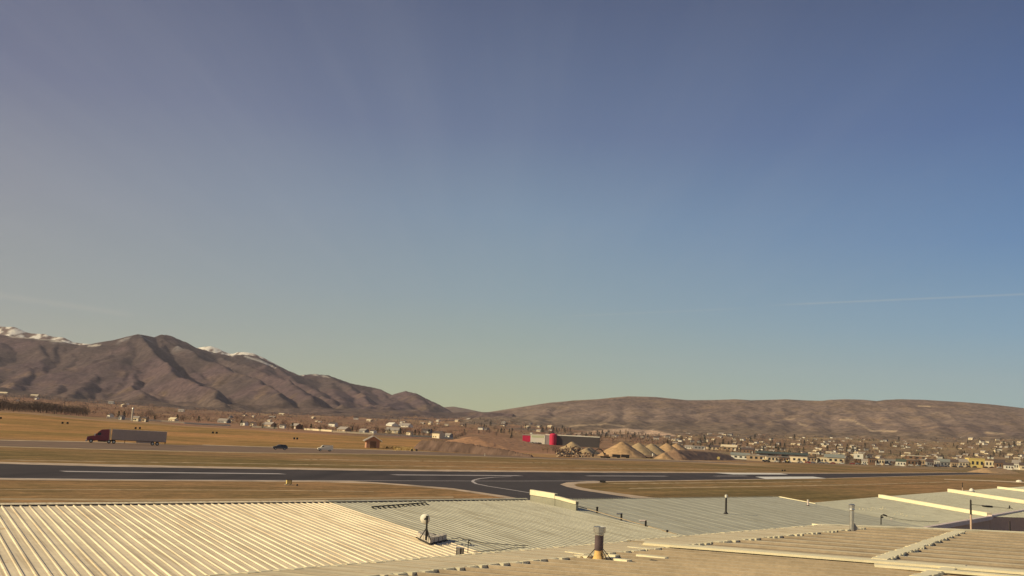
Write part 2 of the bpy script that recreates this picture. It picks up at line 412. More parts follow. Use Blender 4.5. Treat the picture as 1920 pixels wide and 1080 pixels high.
# --- left range
FRONT = [(-700, 650), (-400, 628), (-200, 622), (0, 627), (50, 633), (110, 638), (150, 647), (175, 644), (215, 637), (240, 631), (258, 626.5), (275, 629), (290, 632),
         (305, 627), (320, 629), (345, 639), (365, 650), (400, 660), (430, 666), (455, 664.5), (480, 667), (500, 676), (530, 690), (560, 703), (590, 701),
         (615, 703), (635, 710), (660, 719), (700, 726), (712, 729), (735, 740), (762, 733), (780, 737), (810, 752), (835, 767), (850, 775), (880, 790)]
fd = lambda p: float(np.interp(p, [-700, 258, 275, 305, 480, 700, 765, 880], [6400, 6000, 6150, 6300, 6600, 7000, 6600, 6400]))
lines = [(crest(FRONT, fd), .50)]
def spur(pts, k): lines.append(([DP(*p) for p in pts], k))
spur([(260, 627, 6000), (272, 640, 5750), (290, 660, 5450), (312, 680, 5150), (345, 702, 4850), (372, 715, 4650), (397, 730, 4450), (420, 748, 4100)], .72)
spur([(305, 628, 6300), (345, 650, 6050), (385, 672, 5750), (430, 690, 5450), (462, 702, 5250), (500, 722, 4850), (540, 748, 4400)], .60)
spur([(215, 637, 6000), (196, 662, 5600), (172, 690, 5200), (160, 712, 4800), (140, 736, 4300)], .50)
spur([(240, 631, 6000), (232, 655, 5650), (236, 690, 5250), (250, 712, 4900), (262, 735, 4450)], .48)
spur([(110, 638, 6150), (90, 662, 5700), (60, 690, 5200), (30, 712, 4800), (0, 735, 4300)], .52)
spur([(20, 630, 6200), (-10, 655, 5700), (-40, 690, 5200), (-80, 725, 4500)], .5)
spur([(150, 647, 6100), (136, 668, 5700), (118, 700, 5200), (100, 726, 4600)], .48)
spur([(400, 660, 6500), (440, 676, 6200), (480, 690, 5900), (520, 706, 5500), (556, 722, 5100), (590, 745, 4600)], .55)
spur([(500, 676, 6650), (545, 705, 6200), (590, 728, 5700), (622, 745, 5200), (640, 760, 4700)], .52)
spur([(615, 703, 6800), (650, 722, 6400), (690, 742, 5900), (722, 760, 5300), (740, 775, 4700)], .5)
spur([(700, 726, 7000), (735, 748, 6400), (780, 765, 5800), (800, 782, 5100)], .48)
spur([(762, 733, 6600), (790, 755, 6200), (815, 772, 5700), (845, 786, 5000)], .5)
spur([(330, 633, 6300), (352, 668, 5900), (366, 690, 5600), (384, 706, 5350)], .5)
rs = random.Random(5)
for p0 in range(-620, 840, 62):
    y0 = float(np.interp(p0, [a for a, b in FRONT], [b for a, b in FRONT])); d0 = fd(p0)
    foot = 742 + max(0, p0) * .045
    pts = [(p0, y0 + 4, d0)]; p = p0; drift = rs.uniform(-10, 14)
    for q in (.3, .55, .8, 1.0):
        p += drift + rs.uniform(-9, 9); pts.append((p, y0 + 6 + (foot - y0 + rs.uniform(0, 10)) * q, d0 - (d0 - 4200) * q ** .9 * rs.uniform(.93, 1.0)))
    spur(pts, rs.uniform(.26, .36))
X, Y = px_grid(-760, 960, 3.5, 3500, 8200, 230)
wx = (fbm(X / 300, Y / 300, 21) - .5) * 130; wy = (fbm(X / 300, Y / 300, 33) - .5) * 130
main = tents(X, Y, lines[:1]); spurs = tents(X + wx, Y + wy, lines[1:])
base = valley(X, Y, False)
ceil_ = np.array([1.0])
# spurs never rise over the sight line of the skyline
PX = px_of(X, Y); sky_y = np.interp(PX, [a for a, b in FRONT], [b for a, b in FRONT])
cap = HC + (np.array([hor(0)])[0] + PX * TAN(ROLL) - sky_y) / FPX * Y * .985 - 4
rel = fbm(X / 140, Y / 140, 41, 5)
spurs = np.minimum(spurs - (1 - rel) * 34 + 6, cap)
foot_h = base + 30 * ss(.45, .7, fbm(X / 420, Y / 420, 51)) * ss(3600, 4300, Y)
spurs = spurs + (fbm(X / 45, Y / 45, 47, 3) - .5) * 12
Z = np.maximum(np.maximum(main - (1 - rel) * np.clip((cap + 10 - main) / 4, 0, 26), spurs), np.where(Y < 6000, foot_h, -50))
k_s = ss(0, 60, Z - base)
edge = np.minimum(ss(3500, 3700, Y), 1)
Z = Z * edge + (base - 3) * (1 - edge)
patch = fbm(X / 350, Y / 350, 61); p2 = fbm(X / 90, Y / 90, 62)
al = lerp(w_dist([.112, .077, .083]) * np.ones(X.shape + (1,)), w_dist([.092, .068, .068]), ss(.40, .62, patch))
al = lerp(al, w_dist([.20, .135, .085]), ss(.58, .72, p2) * ss(420, 80, Z) * .6)
al = lerp(al, w_dist([.15, .108, .085]), ss(180, 60, Z) * .7)
snowm = ss(.60, .70, fbm(X / 55, Y / 110, 71)) * ss(400, 500, Z) * .35 * ss(.5, .7, patch)
al = lerp(al, w_dist([.72, .70, .70]), snowm * .7)
MYY = HC0 + (PX - 960) * TAN(ROLL) - (Z - HC) / Y * FPX
for pts, wd, am in (([(446, 668), (470, 676), (492, 684), (508, 691)], 1.6, .8), ([(540, 698), (560, 705)], 1.6, .8), ([(580, 703), (612, 709)], 1.3, .6), ([(0, 632), (60, 636), (100, 641)], 1.4, .5), ([(150, 650), (170, 648)], 1.4, .6), ([(380, 657), (405, 662), (425, 668)], 1.6, .7)):
    best = np.full(X.shape, 1e9)
    for (x0, y0), (x1, y1) in zip(pts[:-1], pts[1:]):
        t = np.clip(((PX - x0) * (x1 - x0) + (MYY - y0) * (y1 - y0)) / ((x1 - x0) ** 2 + (y1 - y0) ** 2), 0, 1); best = np.minimum(best, np.hypot(PX - x0 - t * (x1 - x0), MYY - y0 - t * (y1 - y0)))
    al = lerp(al, w_dist([.85, .78, .68]), ss(wd * 1.3, wd * .4, best + (p2 - .5) * 2.5) * am)
sheet_mesh('mountains', X, Y, Z, hill_mat('sage_and_oak_slopes', con=.85), al)

# --- snowy ridge farther back
SNOW = [(-700, 640), (-400, 600), (-200, 596), (-60, 606), (0, 612), (28, 613), (36, 619), (60, 625), (85, 626), (100, 631), (118, 632), (130, 640), (150, 643), (172, 645), (200, 668), (340, 690),
        (362, 662), (376, 651), (395, 648.5), (406, 652), (418, 659), (436, 663.5), (448, 660), (460, 660), (474, 662), (486, 667), (510, 684), (540, 720)]
sdst = lambda p: 9600
sl = [(crest(SNOW, sdst), .45)]
for p0 in range(-680, 540, 24):
    y0 = float(np.interp(p0, [a for a, b in SNOW], [b for a, b in SNOW]))
    sl.append(([DP(p0, y0 + 2, 9600), DP(p0 + rs.uniform(-14, 14), y0 + 24, 9200), DP(p0 + rs.uniform(-20, 20), y0 + 60, 8600)], .5))
X, Y = px_grid(-760, 620, 4, 8350, 10600, 70)
Z = np.maximum(tents(X, Y, sl) - (1 - fbm(X / 120, Y / 120, 81)) * 9 * ss(0, 40, np.abs(Y - 9600)), 0)
Z[0, :] = -5; Z[-1, :] = -5
sn = ss(.42, .50, fbm(X / 38, Y / 80, 82)) * ss(540, 700, Z + 90 * (fbm(X / 200, Y / 200, 83) - .5))
al = lerp(w_dist([.20, .13, .10]) * np.ones(X.shape + (1,)), w_dist([.92, .86, .76]), sn)
sheet_mesh('snowy_ridge', X, Y, Z, hill_mat('snow_and_rock', con=.3), al)

# --- low hills closing the valley
LOW = [(760, 790), (830, 770), (850, 762), (862, 764), (880, 771), (900, 775), (915, 774), (930, 776), (950, 772), (975, 770), (1100, 785)]
X, Y = px_grid(700, 1160, 4, 8000, 10600, 60)
Z = np.maximum(tents(X, Y, [(crest(LOW, lambda p: 9000), .16)]) - 20 * (1 - fbm(X / 200, Y / 200, 91)) * ss(20, 300, np.abs(Y - 9000)), 0); Z[0, :] = -5; Z[-1, :] = -5
al = lerp(w_dist([.19, .135, .11]) * np.ones(X.shape + (1,)), w_dist([.27, .18, .12]), ss(.5, .65, fbm(X / 200, Y / 200, 92)))
sheet_mesh('far_hills', X, Y, Z, hill_mat('far_slopes', con=.6), al)

# --- right hills
RH = [(860, 800), (900, 780), (925, 776), (955, 770), (975, 765), (995, 767), (1020, 761), (1040, 754), (1080, 750), (1120, 748), (1150, 745), (1180, 742.5), (1230, 744), (1260, 747), (1290, 750),
      (1340, 749.5), (1380, 748), (1410, 750), (1450, 749), (1475, 748), (1510, 750), (1540, 751), (1560, 749), (1585, 748), (1620, 749), (1645, 751.5), (1665, 749), (1690, 748), (1730, 749),
      (1800, 753), (1860, 758), (1920, 765), (2100, 775), (2600, 790)]
rd = lambda p: 5200
lines = [(crest(RH, rd), .21)]
for p0 in range(960, 2500, 42):
    y0 = float(np.interp(p0, [a for a, b in RH], [b for a, b in RH])); foot = np.interp(p0, [1000, 1200, 1500, 1920, 2500], [792, 800, 812, 822, 830])
    p = p0; pts = [(p0, y0 + 2, 5200)]; dr = rs.uniform(-18, 10)
    for q in (.3, .6, .85, 1.0):
        p += dr + rs.uniform(-10, 10); pts.append((p, y0 + 2 + (foot - y0) * q ** .85, 5200 - 1500 * q * rs.uniform(.95, 1.05)))
    lines.append(([DP(*q_) for q_ in pts], rs.uniform(.16, .23)))
X, Y = px_grid(860, 2600, 4, 2900, 6600, 200)
wx = (fbm(X / 260, Y / 260, 22) - .5) * 150; wy = (fbm(X / 260, Y / 260, 34) - .5) * 150
PX = px_of(X, Y); sky_y = np.interp(PX, [a for a, b in RH], [b for a, b in RH])
cap = HC + (HC0 + (PX - 960) * TAN(ROLL) - sky_y) / FPX * Y * .985 - 2
rel = fbm(X / 130, Y / 130, 42, 5); base = valley(X, Y, False)
mn = tents(X, Y, lines[:1]); sp_ = np.minimum(tents(X + wx, Y + wy, lines[1:]) - (1 - rel) * 12 + 2 + (fbm(X / 40, Y / 40, 46, 3) - .5) * 7, cap)
Z = np.maximum(mn - (1 - rel) * np.clip((cap + 8 - mn) / 4, 0, 22), sp_)
Z = np.maximum(Z, np.where(Y < 5200, base - 2 + 14 * ss(.4, .8, rel) * ss(3000, 3400, Y), -50)); Z[0, :] = base[0, :] - 6
patch = fbm(X / 300, Y / 300, 64); p2 = fbm(X / 80, Y / 80, 65)
al = lerp(w_dist([.230, .168, .138]) * np.ones(X.shape + (1,)), w_dist([.180, .130, .110]), ss(.42, .62, patch))
al = lerp(al, w_dist([.25, .175, .12]), ss(.55, .72, p2) * .6)
al = lerp(al, w_dist([.18, .135, .09]), ss(150, 90, Z) * .5)
# dirt roads cut over the slope
def track(pts, wd, amt):
    global al
    P = [(az_of(p), y) for p, y in pts]
    yy = HC0 + (PX - 960) * TAN(ROLL) - (Z - HC) / Y * FPX      # seen height of each point of the slope: where the road was traced
    best = np.full(X.shape, 1e9)
    for (x0, y0), (x1, y1) in zip(pts[:-1], pts[1:]):
        t = np.clip(((PX - x0) * (x1 - x0) + (yy - y0) * (y1 - y0)) / ((x1 - x0) ** 2 + (y1 - y0) ** 2), 0, 1)
        best = np.minimum(best, np.hypot(PX - x0 - t * (x1 - x0), (yy - y0 - t * (y1 - y0)) * 1.2))
    al = lerp(al, w_dist([.52, .38, .25]), ss(wd, wd * .4, best) * amt)
track([(1575, 788), (1600, 790), (1618, 800), (1634, 809), (1680, 810)], 2.6, .8)
track([(1495, 794), (1511, 800)], 2.4, .8)
track([(1440, 791), (1490, 786)], 2.2, .4)
track([(1722, 763), (1745, 764)], 2.4, .9)
track([(1850, 812), (1882, 815)], 3.2, .8)
track([(1700, 790), (1760, 775), (1800, 790)], 2.0, .25)
track([(1060, 800), (1140, 796), (1170, 801)], 2.6, .6)
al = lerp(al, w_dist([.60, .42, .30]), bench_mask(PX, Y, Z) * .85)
sheet_mesh('hills', X, Y, Z, hill_mat('dry_brush_slopes', con=.9), al)

# ------------------------------------------------------------------ airfield: flat sheets 4 mm apart
def sheet(name, pts_a, pts_b, z, mt, jit=0.0, n=1, kind='structure', label=None):
    """a strip between two traced ground lines"""
    def resample(pts, k):
        g = [G(p, q, z) for p, q in pts]; d = [0]
        for a, b in zip(g[:-1], g[1:]): d.append(d[-1] + (b - a).length)
        t = np.linspace(0, d[-1], k)
        return [Vector((np.interp(s, d, [v.x for v in g]), np.interp(s, d, [v.y for v in g]), z)) for s in t]
    k = n if n > 1 else max(len(pts_a), len(pts_b), 40)
    a = resample(pts_a, k); b = resample(pts_b, k); mb = MB(); R_ = random.Random(len(name) + k)
    if jit:
        for s in (a, b):
            for i, v in enumerate(s): v.x += R_.uniform(-jit, jit) * .6; v.y += R_.uniform(-jit, jit)
    vs = a + b; mb.add(vs, [(i, i + 1, k + i + 1, k + i) for i in range(k - 1)])
    return tag(fixn(mb.obj(name, mt)), kind=kind)
FAR_E = [(-500, 856), (0, 870.5), (120, 873), (300, 877), (480, 880), (740, 883), (960, 885), (1200, 886.5), (1340, 887), (1500, 888.0), (1650, 887.6), (1800, 886.5), (1900, 886.2)]
NEAR_E = [(-500, 888), (0, 897), (300, 899.5), (500, 900.8), (740, 901.8), (960, 902.5), (1150, 902), (1340, 899.5), (1420, 898), (1550, 896.5), (1700, 892.5), (1800, 890), (1900, 888.4)]
gravel = mat('pale_gravel', (.52, .39, .28), .95, var=.38, scale=.35, detail=10)
dryg = mat('bleached_dry_grass', (.46, .33, .19), .95, var=.25, scale=.4, detail=9)
off = lambda pts, dy: [(p, q + (dy * np.clip((q - hor(p)) / 90, .12, 1.3))) for p, q in pts]
sheet('gravel_shoulder', off(FAR_E, -4.5), off(FAR_E, .8), .004, gravel, .8, 240)
sheet('gravel_shoulder', off(NEAR_E, -.8), off(NEAR_E, 2.2), .004, gravel, .35, 240)
sheet('runway', FAR_E, NEAR_E, .012, M['asphalt'])
# taxiway with its flared throat
TW = [(660, 901.4), (700, 904), (760, 908), (850, 915.5), (950, 930), (1010, 942), (1080, 962), (1500, 962), (1300, 946), (1180, 932.5), (1130, 925), (1090, 919), (1062, 912.5), (1050, 908), (1062, 904.5), (1100, 902.2)]
def poly(name, pts, z, mt, kind='structure'):
    mb = MB(); vs = [G(p, q, z) for p, q in pts]; mb.add(vs, [tuple(range(len(vs)))]); o = fixn(mb.obj(name, mt)); return tag(o, kind=kind)
poly('taxiway', TW, .009, M['taxi'])
sheet('gravel_shoulder', [(600, 901.2), (700, 904), (760, 908), (850, 915.5), (950, 930), (1010, 942)], [(600, 904), (700, 906.5), (760, 910.5), (850, 918.5), (950, 934), (1010, 948)], .003, gravel, .1, 60)
sheet('gravel_shoulder', [(1120, 900.5), (1062, 904.0), (1048, 908), (1060, 912.6), (1090, 919), (1130, 925), (1180, 932.5), (1300, 946)],
      [(1130, 905.5), (1085, 906.5), (1076, 909), (1083, 912.5), (1108, 917.5), (1145, 922.5), (1200, 930), (1320, 944)], .0035, gravel, .1, 60)
def line(name, pts, w, z=.018, mt='line'):
    g = [G(p, q, z) for p, q in pts]; mb = MB(); vs = []
    for i, v in enumerate(g):
        t = (g[min(i + 1, len(g) - 1)] - g[max(i - 1, 0)]).normalized(); nrm = Vector((-t.y, t.x, 0)); vs += [v + nrm * w / 2, v - nrm * w / 2]
    mb.add(vs, [(2 * i, 2 * i + 1, 2 * i + 3, 2 * i + 2) for i in range(len(g) - 1)]); return tag(fixn(mb.obj(name, M[mt])), kind='structure')
line('runway_centerline_stripe', [(117, 883.6), (300, 886), (530, 888.3)], 1.9)
line('runway_centerline_stripe', [(738, 890.2), (850, 891), (975, 891.8)], 1.7)
line('runway_centerline_stripe', [(1100, 892.2), (1250, 892.7)], 1.5)
line('runway_centerline_stripe', [(1340, 892.6), (1400, 892.3)], 1.4)
line('runway_edge_line', [(-400, 891), (0, 896.2), (250, 899), (500, 900.4), (740, 901.3), (960, 901.9), (1120, 901.3)], .55, .017)
line('taxiway_centerline', [(960, 893.5), (925, 894.8), (900, 897.2), (888, 900), (886, 903), (893, 907), (915, 911.5), (950, 917), (1000, 925), (1060, 938)], .45, .019)
far_stripe = [G(1345, 886.2, .03), G(1470, 886.6, .03), G(1474, 889.6, .03), G(1368, 889.4, .03)]
for nm, q in (('white_pad', [(1338, 886.6), (1462, 887.4), (1478, 889.7), (1375, 889.5)]), ('white_pad', [(1416, 893.8), (1524, 893.6), (1550, 896.8), (1436, 898.2)])):
    poly(nm, q, .024, M['pad'])
# highway and its verges
RU = [(-500, 814), (0, 825.5), (140, 828), (340, 833.2), (480, 837.5), (600, 841), (740, 844.5), (880, 850), (1040, 857), (1200, 861), (1400, 867.5)]
RL = [(-500, 826), (0, 836.5), (140, 840.5), (340, 845.5), (480, 848.5), (600, 850), (740, 851.5), (880, 855), (1040, 860.5), (1200, 864), (1400, 869.5)]
sheet('highway', RU, RL, .008, M['road'])
verge = mat('pale_verge', (.66, .50, .34), .95, var=.4, scale=.25, detail=9)
sheet('verge_strip', off(RU, -1.6), off(RU, .3), .004, verge, .5, 200)
sheet('verge_strip', off(RL, -.2), off(RL, 2.4), .006, dryg, .9, 240)
sheet('grass_strip', [(0, 862), (480, 869), (960, 876.5), (1400, 880.5)], [(0, 862.8), (480, 869.8), (960, 877.1), (1400, 881)], .003, dryg, 1.0, 200)
sheet('grass_strip', [(560, 860.5), (960, 866.5), (1060, 868)], [(560, 861.5), (960, 867.3), (1060, 868.6)], .003, dryg, 1.2, 160)
sheet('grass_strip', [(0, 934), (250, 936), (480, 935), (850, 931)], [(0, 937), (250, 939), (480, 938), (850, 933)], .003, dryg, .12, 160)
sheet('grass_strip', [(0, 917), (480, 918.5), (700, 921)], [(0, 918), (480, 919.5), (700, 922)], .003, dryg, .15, 160)
sheet('grass_strip', [(1180, 915), (1440, 911), (1620, 908), (1780, 903)], [(1180, 916.4), (1440, 912.4), (1620, 909), (1780, 904)], .003, dryg, .5, 160)
sheet('dirt_track', [(1770, 898.3), (1840, 900), (1920, 903.6), (2050, 909)], [(1770, 899.2), (1840, 901.2), (1920, 905.3), (2050, 911.5)], .004, verge, .1, 60)
sheet('grass_strip', [(1140, 906.5), (1400, 904), (1540, 902.5)], [(1140, 907.6), (1400, 905), (1540, 903.2)], .003, dryg, .6, 100)

# ------------------------------------------------------------------ foreground hangar roofs
ZR = 3.0
ridge_a = G(0, 948, ZR); ridge_b = G(1100, 936.5, ZR)
uvec = (ridge_b - ridge_a).normalized()
wvec = ray(-191, 674)                         # the ribs run up towards the ridge
def frame(p0, u, w):
    n = u.cross(w).normalized(); 
    if n.z < 0: n = -n
    return p0, u, w, n
FA = frame(ridge_a, uvec, wvec)
def to_uw(p, F):
    p0, u, w, n = F; d = p - p0
    uu, ww, uw_ = u.dot(u), w.dot(w), u.dot(w); a, b = d.dot(u), d.dot(w); det = uu * ww - uw_ ** 2
    return ((a * ww - b * uw_) / det, (b * uu - a * uw_) / det)
def from_uw(s, t, F, h=0): return F[0] + F[1] * s + F[2] * t + F[3] * h
def on(px, py, F): return plane_hit(px, py, F[0], F[3])
def roof_panel(name, F, u0, u1, wlo, whi, pitch, rw, rh, mt, parent, closure=None, phase=0.0, dirt=None):  # dirt: material and width of the shade strip painted at each rib
    """ribbed sheet: ribs along w at every `pitch` of u; wlo/whi give the near and far end for each u"""
    mb = MB(); k = math.floor((u0 - phase) / pitch) - 1; prof = []      # (u, height, material of the strip that starts here)
    while phase + k * pitch < u1:
        c0 = phase + k * pitch
        if dirt: prof.append((c0 - dirt[1], 0, 1))  # shade painted along the camera-facing foot and side of each rib
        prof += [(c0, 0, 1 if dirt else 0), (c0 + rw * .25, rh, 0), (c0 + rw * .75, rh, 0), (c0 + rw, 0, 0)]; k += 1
    prof = [(min(max(a, u0), u1), h, q) for a, h, q in prof] + [(u1, 0, 0)]
    for a, h, q in prof: mb.v += [tuple(from_uw(a, wlo(a), F, h)), tuple(from_uw(a, whi(a), F, h))]
    for i in range(len(prof) - 1):
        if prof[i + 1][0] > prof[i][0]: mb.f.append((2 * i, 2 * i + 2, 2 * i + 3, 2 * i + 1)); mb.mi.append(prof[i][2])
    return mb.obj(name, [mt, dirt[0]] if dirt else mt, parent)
def lin(pa, pb):
    (u0, w0), (u1, w1) = pa, pb
    return lambda u: w0 + (w1 - w0) * (u - u0) / (u1 - u0)
def metal(name, col, rough=.55, spec=.5, var=.06, sc=.6, metal_=0.0, streak=None):
    mt = bpy.data.materials.new(name); mt.use_nodes = True; nt = mt.node_tree; b = nt.nodes['Principled BSDF']; K = nt.links.new
    b.inputs['Roughness'].default_value = rough; b.inputs['Specular IOR Level'].default_value = spec; b.inputs['Metallic'].default_value = metal_
    t = N(nt, 'ShaderNodeTexCoord'); c_ = (*col, 1)
    for s, a in ((sc, var), (sc * 7, var * .8), (sc * 40, var * .6)):
        n = N(nt, 'ShaderNodeTexNoise'); K(t.outputs['Object'], n.inputs[0]); n.inputs['Scale'].default_value = s; n.inputs['Detail'].default_value = 6
        r = ramp(nt, [(.35, (1 - a,) * 3), (.65, (1 + a,) * 3)]); K(n.outputs[0], r.inputs[0]); c_ = mixc(nt, 1.0, c_, r.outputs[0], 'MULTIPLY')
    if streak is not None:      # run-off stains along the sheets
        mpn = N(nt, 'ShaderNodeMapping', vector_type='TEXTURE'); K(t.outputs['Object'], mpn.inputs[0]); mpn.inputs['Rotation'].default_value = (0, 0, rad(streak)); mpn.inputs['Scale'].default_value = (4.0, .12, 1)
        n = N(nt, 'ShaderNodeTexNoise'); K(mpn.outputs[0], n.inputs[0]); n.inputs['Scale'].default_value = 1; n.inputs['Detail'].default_value = 5
        r = ramp(nt, [(.30, (.74, .70, .64)), (.5, (1, 1, 1)), (.72, (1.16, 1.15, 1.12))]); K(n.outputs[0], r.inputs[0]); c_ = mixc(nt, 1.0, c_, r.outputs[0], 'MULTIPLY')
        n = N(nt, 'ShaderNodeTexNoise'); K(t.outputs['Object'], n.inputs[0]); n.inputs['Scale'].default_value = 1.7; n.inputs['Detail'].default_value = 9; n.inputs['Roughness'].default_value = .75
        r = ramp(nt, [(.60, (1, 1, 1)), (.72, (.72, .62, .50))]); K(n.outputs[0], r.inputs[0]); c_ = mixc(nt, 1.0, c_, r.outputs[0], 'MULTIPLY')
    K(c_, b.inputs['Base Color']); return mt
MR = {
    'cream': metal('cream_roof_sheet', (.90, .75, .52), .6, .15, streak=122),
    'sage': metal('sage_grey_roof_sheet', (.50, .47, .365), .65, .12, streak=122),
    'tan': metal('tan_roof_sheet', (.74, .625, .42), .7, .1, streak=-16),
    'tan2': metal('weathered_tan_roof_sheet', (.76, .63, .43), .7, .1, streak=-16),
    'trim': metal('cream_metal_trim', (.88, .78, .53), .7, .1, var=.05),
    'side': metal('sage_grey_end_wall', (.34, .325, .25), .8, .1),
    'mauve': metal('mauve_trim', (.74, .60, .54), .6, .3),
    'wallm': metal('brown_metal_wall', (.62, .44, .33), .8, .2),
    'rib_shade_seam': metal('rib_shade_and_seam_sheet', (.40, .31, .205), .8, .05, var=.12, sc=.3),  # darker tan for the painted rib shade and the dark roof seam
}
def hangar(label, cat='hangar', group=None, loc=None, name='hangar'):
    return empty(name, loc or (0, 0, 0), 0, label, cat, group)

# hangar A (cream) and B (sage) in one row, then D; ridge of all at the far edge
uA0 = to_uw(on(-400, 948, FA), FA)[0]
cut1a = to_uw(on(622, 942.5, FA), FA); cut1b = to_uw(on(905, 1040, FA), FA)
uAB = (cut1a[0] + cut1b[0]) / 2
near_l = to_uw(on(-420, 1600, FA), FA)
Wn = lambda u: -34.0
ridge_px = [(-400, 949), (0, 948), (480, 943), (622, 941.5), (800, 939), (990, 936.8), (1100, 936), (1300, 933.5), (1462, 932)]
ruw = [to_uw(on(p, q, FA), FA) for p, q in ridge_px]
ridge_w = lambda u: float(np.interp(u, [a for a, b in ruw], [b for a, b in ruw]))
cut2 = to_uw(on(995, 937, FA), FA); cut2b = to_uw(on(1255, 998, FA), FA)
uBD = (cut2[0] + cut2b[0]) / 2
uD1 = to_uw(on(1462, 932, FA), FA)[0]
def grid_roof(name, F, u0, u1, pitch, rw, rh, mt, parent, wn, wf, phase=0, dirt=None):  # dirt hands on the painted rib shade
    return roof_panel(name, F, u0, u1, wn, wf, pitch, rw, rh, mt, parent, phase=phase, dirt=dirt)
hA = hangar('long hangar under the cream ribbed roof filling the lower left', loc=ridge_a)
def under(parent, F, u0, u1, wn, wf, drop, mt):
    """walls below a roof sheet so the hangar is a closed building"""
    mb = MB(); c4 = [from_uw(u0, wn(u0), F, -.03), from_uw(u1, wn(u1), F, -.03), from_uw(u1, wf(u1), F, -.03), from_uw(u0, wf(u0), F, -.03)]
    lo = [Vector((v.x, v.y, 0)) for v in c4]
    mb.add(c4 + lo, [(0, 1, 2, 3), (0, 4, 5, 1), (1, 5, 6, 2), (2, 6, 7, 3), (3, 7, 4, 0)])
    o = fixn(mb.obj('wall', mt, parent)); return o
def rebase(root):
    for ch in root.children:
        if ch.type == 'MESH':
            ch.data.transform(Matrix.Translation(-Vector(root.location)))
Wn_A = lambda u: -24.0 - max(0, 0)
grid_roof('roof', FA, uA0, uAB, .305, .088, .022, MR['cream'], hA, Wn_A, ridge_w)
under(hA, FA, uA0, uAB, Wn_A, ridge_w, 3, M['tan'])
# ridge cap of hangar A with the dark gaps between the ribs
def ridge_cap(parent, F, u0, u1, mt, pitch, rw, w=.16, gap=True, lift=.045):
    mb = MB(); n = max(2, int((u1 - u0) / 1.0))
    us = np.linspace(u0, u1, n)
    for a, b in zip(us[:-1], us[1:]):
        vs = [from_uw(a, ridge_w(a) - w, F, lift), from_uw(b, ridge_w(b) - w, F, lift), from_uw(b, ridge_w(b) + .1, F, lift + .03), from_uw(a, ridge_w(a) + .1, F, lift + .03),
              from_uw(b, ridge_w(b) + .16, F, -.2), from_uw(a, ridge_w(a) + .16, F, -.2)]
        mb.add(vs, [(0, 1, 2, 3), (3, 2, 4, 5)])
    o = mb.obj('ridge_cap', mt, parent)
    if gap:
        g = MB(); k = math.floor(u0 / pitch)
        while k * pitch < u1 - pitch:
            a = k * pitch + rw + .01; b = (k + 1) * pitch - .01
            if a > u0:
                vs = [from_uw(a, ridge_w(a) - w - .16, F, .006), from_uw(b, ridge_w(b) - w - .16, F, .006), from_uw(b, ridge_w(b) - w + .02, F, .036), from_uw(a, ridge_w(a) - w + .02, F, .036)]
                g.add(vs, [(0, 1, 2, 3)])
            k += 1
        g.obj('closure_strip', M['dark'], parent)
    return o
ridge_cap(hA, FA, uA0, uAB, MR['cream'], .305, .11)
hB = hangar('hangar with the sage grey ribbed roof carrying the white dish', loc=from_uw(uAB, 0, FA))
grid_roof('roof', FA, uAB, uBD, .305, .07, .016, MR['sage'], hB, lambda u: -26.0, ridge_w)
under(hB, FA, uAB + .02, uBD, lambda u: -26.0, ridge_w, 3, M['tan'])
ridge_cap(hB, FA, uAB, uBD, MR['sage'], .61, .09)
FD = (FA[0] - Vector((0, 0, .10)), FA[1], FA[2], FA[3])
ruwD = [to_uw(on(p, q, FD), FD) for p, q in ridge_px]
ridge_wD = lambda u: float(np.interp(u, [a for a, b in ruwD], [b for a, b in ruwD]))
# D's far right end: its side edge comes down from (1462,932) to (1745,990)
eR0 = to_uw(on(1462, 932, FD), FD); eR1 = to_uw(on(1745, 991, FD), FD)
hD = hangar('hangar with the wide smooth grey roof behind the row of small vents', loc=from_uw(uBD, 0, FD))
def whiD(u):
    if u <= eR0[0]: return ridge_wD(u)
    return eR0[1] + (eR1[1] - eR0[1]) * (u - eR0[0]) / (eR1[0] - eR0[0])
if abs(eR1[0] - eR0[0]) < .5: eR1 = (eR0[0] + .5, eR1[1])
uDend = max(eR0[0], eR1[0]); 
lo_lim = lambda u: -46.0
MR['sage2'] = metal('smooth_sage_roof_sheet', (.48, .46, .36), .65, .12, var=.05, streak=118)
print('D edge uw', eR0, eR1, 'uBD', uBD, 'uAB', uAB)
def quad_panel(name, F, corners, pitch, rw, rh, mt, parent, lift=0):
    """ribbed sheet between two traced side edges: corners far-left, far-right, near-right, near-left (pixels)"""
    P = [on(p, q, F) for p, q in corners]; n = max(2, int((P[1] - P[0]).length / pitch)); mb = MB(); vs = []
    for i in range(n):
        for off_, h in ((0, 0), (rw * .25, rh), (rw * .75, rh), (rw, 0)):
            t = (i + off_ / pitch) / n
            a = P[0].lerp(P[1], t); b = P[3].lerp(P[2], t); vs += [b + F[3] * (h + lift), a + F[3] * (h + lift)]
    vs += [P[2] + F[3] * lift, P[1] + F[3] * lift]
    mb.add(vs, [(2 * i, 2 * i + 2, 2 * i + 3, 2 * i + 1) for i in range(len(vs) // 2 - 1)])
    return mb.obj(name, mt, parent), P
def under_quad(parent, P, mt, drop=.03, zlo=0.0):
    mb = MB(); c4 = [p - Vector((0, 0, drop)) for p in P]; lo = [Vector((v.x, v.y, zlo)) for v in P]
    mb.add(c4 + lo, [(0, 1, 2, 3), (0, 4, 5, 1), (1, 5, 6, 2), (2, 6, 7, 3), (3, 7, 4, 0)]); return fixn(mb.obj('wall', mt, parent))
o, P = quad_panel('roof', FD, [(996, 937.6), (1462, 931.8), (1760, 994), (1285, 1012)], 1.22, .08, .008, MR['sage2'], hD)
under_quad(hD, P, M['tan'])
